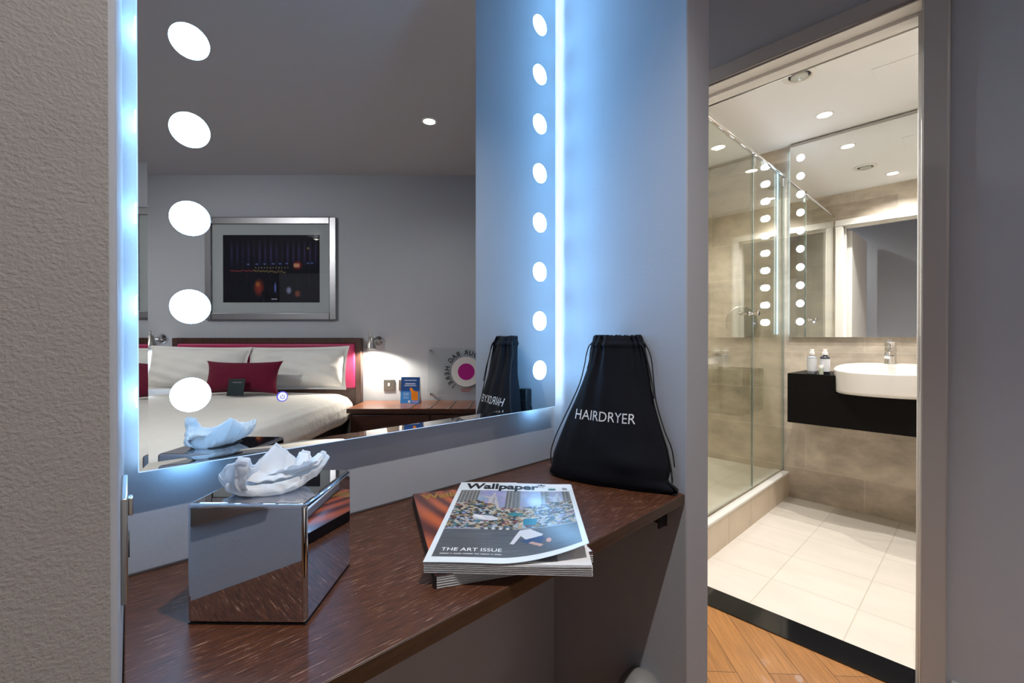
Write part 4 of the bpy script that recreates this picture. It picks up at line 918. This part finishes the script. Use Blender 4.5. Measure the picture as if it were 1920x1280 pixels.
for y_ in (0.165, 0.695):
    MB().lathe([(0.017, -0.012), (0.017, 0.012)], 24, (0, y_, z1 + 0.013), 'y').build('rail_clamp', 'chrome', gl)
    MB().box(-0.006, y_ - 0.010, z1 - 0.055, 0.006, y_ + 0.010, z1 + 0.003).build('pane_clip', 'chrome', gl, bevel=0.002)
for s_ in (-1, 1):
    MB().lathe([(0.012, 0.0045 * s_), (0.007, 0.012 * s_), (0.006, 0.030 * s_), (0.015, 0.044 * s_), (0.016, 0.052 * s_), (0.012, 0.056 * s_)], 28, (0, 0.085, 0.995), 'x').build('door_knob', 'chrome', gl)
# shaving mirror in the shower
sm = thing('shaving_mirror', 'round grey shaving mirror on the shower wall, seen through the glass', 'mirror', BF, (-1.155, UW, 1.145))
MB().lathe([(0.105, 0), (0.110, 0.004), (0.110, 0.010), (0.105, 0.014)], 48).xf(Matrix.Translation((0, -0.10, 0)) @ Matrix.Rotation(math.radians(50), 4, 'Z') @ Matrix.Rotation(math.radians(90), 4, 'X')).build('mirror_disc', 'steel', sm)
MB().tube([(0, 0, 0), (0, -0.05, 0), (0, -0.085, 0)], 0.008).build('arm', 'chrome', sm)
MB().lathe([(0.028, -0.001), (0.028, -0.010)], 28, (0, 0, 0), 'y').build('wall_rose', 'chrome', sm)

# bathroom mirror
bm_ = thing('lighted_mirror', 'tall frameless bathroom mirror above the basin, lit by a column of small round bulbs', 'mirror', BF, (-0.884, UW - 0.0005, 1.042))
MX1, MZ1 = 1.10, CEIL_B - 1.042 - 0.022
MB().box(0, -0.030, 0, MX1, -0.0245, MZ1).build('mirror_glass', 'bath_mirror', bm_)
MB().box(0.004, -0.0244, 0.01, MX1 - 0.01, 0, MZ1 - 0.002).build('backing_box', 'fitting_white', bm_)
MB().box(-0.0025, -0.022, 0.02, 0.0035, -0.004, MZ1 - 0.02).build('edge_light', 'led_bath_strip', bm_)
MB().box(0.0, -0.034, MZ1 + 0.0002, MX1 + 0.05, -0.001, MZ1 + 0.014).build('top_trim', 'steel', bm_)
for i in range(10):
    z = 1.142 - 1.042 + i * 0.1158
    for cx in (0.060, MX1 - 0.06): MB().lathe([(0.0225, 0), (0.0225, 0.0006)], 32, (cx, -0.0308, z), 'y').build('bulb', 'led_bath', bm_)
MB().lathe([(0.006, 0), (0.006, 0.0006)], 24, (0.135, -0.0308, 0.095), 'y').build('power_button', 'button_glow', bm_)

# vanity
VX0, VY0 = -0.798, 2.93
vn = thing('vanity_counter', 'black wall-hung vanity slab carrying the white basin', 'vanity', BF, (-0.24, UW - 0.002, 0.550))
vy0 = VY0 - UW + 0.002
cx_, cy_ = -0.372 + 0.24, 3.055 - UW + 0.002      # basin centre, local
RX, RY = 0.222, 0.205
Rf = lambda t: (cx_ + RX * soft(math.cos(t), 0.8), cy_ + RY * soft(math.sin(t), 0.8))
# slab with a round bite for the basin cut in its front
def notch(z0, z1, x0, x1, name):
    pts = [(x0, 0), (x0, vy0)]
    ts_ = [PI + (PI) * i / 40 for i in range(41)]
    left = [p for p in [Rf(t) for t in np.linspace(PI * 1.5, PI * 0.5, 60)] if p[1] > vy0]
    lft = [p for p in [Rf(t) for t in np.linspace(PI * 1.35, PI * 0.5, 50)] if p[1] > vy0 + 0.0005]
    rgt = [(2 * cx_ - p[0], p[1]) for p in lft[::-1]]
    off = 0.0015
    path = [(p[0] + (p[0] - cx_) * 0.012, p[1] + (p[1] - cy_) * 0.012) for p in lft + rgt]
    pts += [(path[0][0], vy0)] + path + [(path[-1][0], vy0), (x1, vy0), (x1, 0)]
    a = MB(); a.prism(pts, z0, z1); return a
nb = notch(0.186, 0.283, VX0 + 0.24, 0.50, 'x'); nb.build('counter_slab', 'vanity_black', vn, bevel=0.001)
MB().box(VX0 + 0.24, vy0, 0, 0.50, 0, 0.1855).build('apron', 'vanity_black', vn, bevel=0.001)
bs = thing('basin', 'white oval semi-recessed washbasin with chrome mixer ledge', 'basin', BF, (-0.372, 3.055, 0.738))
def bas(u, v):
    t = 2 * PI * u
    prof = [(0.0, 0.0), (0.6, 0.0), (0.95, 0.0005), (0.985, 0.007), (0.992, 0.05), (1.0, 0.128), (1.0, 0.135), (0.985, 0.138), (0.955, 0.137), (0.935, 0.128), (0.88, 0.07), (0.72, 0.036), (0.4, 0.026), (0.0, 0.024)]
    k_ = v * (len(prof) - 1); i = min(int(k_), len(prof) - 2); f = k_ - i
    r = prof[i][0] * (1 - f) + prof[i + 1][0] * f; z = prof[i][1] * (1 - f) + prof[i + 1][1] * f
    x, y = RX * soft(math.cos(t), 0.8) * r, RY * soft(math.sin(t), 0.8) * r
    q_ = min(1, max(0, (z - 0.02) / 0.108)); z += 0.020 * (y / RY) * q_ * q_
    if i >= 8 and y > 0: # tap ledge at the back
        y = y * 0.62; 
    return (x, y, z)
mb = MB(); mb.grid(bas, 96, 53, True); mb.build('bowl', 'ceramic', bs, smooth=50)
MB().lathe([(0.022, 0.0265), (0.020, 0.030)], 24, (0, -0.03, 0)).build('waste', 'chrome', bs)
fc = thing('basin_mixer', 'chrome single-lever mixer tap standing on the back ledge of the basin', 'tap', BF, (-0.372, 3.205, 0.896))
MB().lathe([(0.030, 0), (0.028, 0.006), (0.025, 0.05), (0.027, 0.075), (0.027, 0.090)], 32).build('body', 'chrome', fc)
sp_ = MB().tube([(0, -0.01, 0.050), (0, -0.06, 0.060), (0, -0.105, 0.050), (0, -0.115, 0.036)], [0.019, 0.017, 0.014, 0.013], 16); sp_.build('spout', 'chrome', fc)
lv = MB().lathe([(0.025, 0.092), (0.026, 0.105), (0.020, 0.120), (0.006, 0.124)], 32); lv.box(-0.010, -0.055, 0.118, 0.010, 0.012, 0.130); lv.build('lever', 'chrome', fc, bevel=0.002)

# toiletries
def bottle(label, x, y, m, capm, h=0.092, r=0.0235):
    t = thing('toiletry_bottle', label, 'bottle', BF, (x, y, 0.8335), 0, 'toiletries on the vanity')
    MB().lathe([(r - 0.002, 0), (r, 0.003), (r, h), (r - 0.003, h + 0.005), (0.012, h + 0.010), (0.011, h + 0.016)], 36).build('bottle_body', m, t)
    MB().lathe([(r + 0.0006, 0.016), (r + 0.0006, h - 0.006)], 36, caps=False).build('label_wrap', 'bottle_label', t)
    MB().lathe([(0.0135, h + 0.0165), (0.0135, h + 0.030), (0.010, h + 0.033), (0.010, h + 0.046), (0.0095, h + 0.048)], 28).build('cap', capm, t)
    return t
bottle('clear white-capped toiletry bottle with white label, nearer the shower glass', -0.688, 2.975, 'bottle_clear', 'cap_white')
bottle('dark-based white-capped toiletry bottle, nearer the basin', -0.628, 2.985, 'bottle_grey', 'cap_white')
tt = thing('toiletry_tube', 'tiny white travel tube in front of the two toiletry bottles', 'tube', BF, (-0.638, 2.948, 0.8335))
MB().lathe([(0.010, 0), (0.0105, 0.003), (0.011, 0.034)], 24).build('body', 'cap_green', tt)
MB().lathe([(0.0105, 0.0345), (0.0108, 0.050), (0.010, 0.052)], 24).build('cap', 'cap_white', tt)

# ceiling extractor and hatch
ex = thing('ceiling_vent', 'round recessed extractor vent in the bathroom ceiling', 'vent', BF, (-0.623, 2.456, CEIL_B))
MB().lathe([(0.070, -0.0002), (0.070, -0.004), (0.052, -0.008), (0.046, -0.003)], 48, caps=False).build('outer_ring', 'fitting_white', ex)
MB().lathe([(0.046, -0.0005), (0.046, -0.0012)], 40).build('throat', 'socket_hole', ex)
MB().lathe([(0.036, -0.0015), (0.036, -0.010), (0.030, -0.013), (0.002, -0.014)], 40).build('valve_disc', 'lamp_off', ex)
ht = thing('access_hatch', 'flush square access hatch in the bathroom ceiling', 'hatch', BF, (-0.24, 2.73, CEIL_B - 0.0002), math.radians(0))
MB().box(-0.14, -0.08, -0.003, 0.16, 0.15, 0).build('hatch_panel', 'paint_bath_ceiling', ht, bevel=0.001)
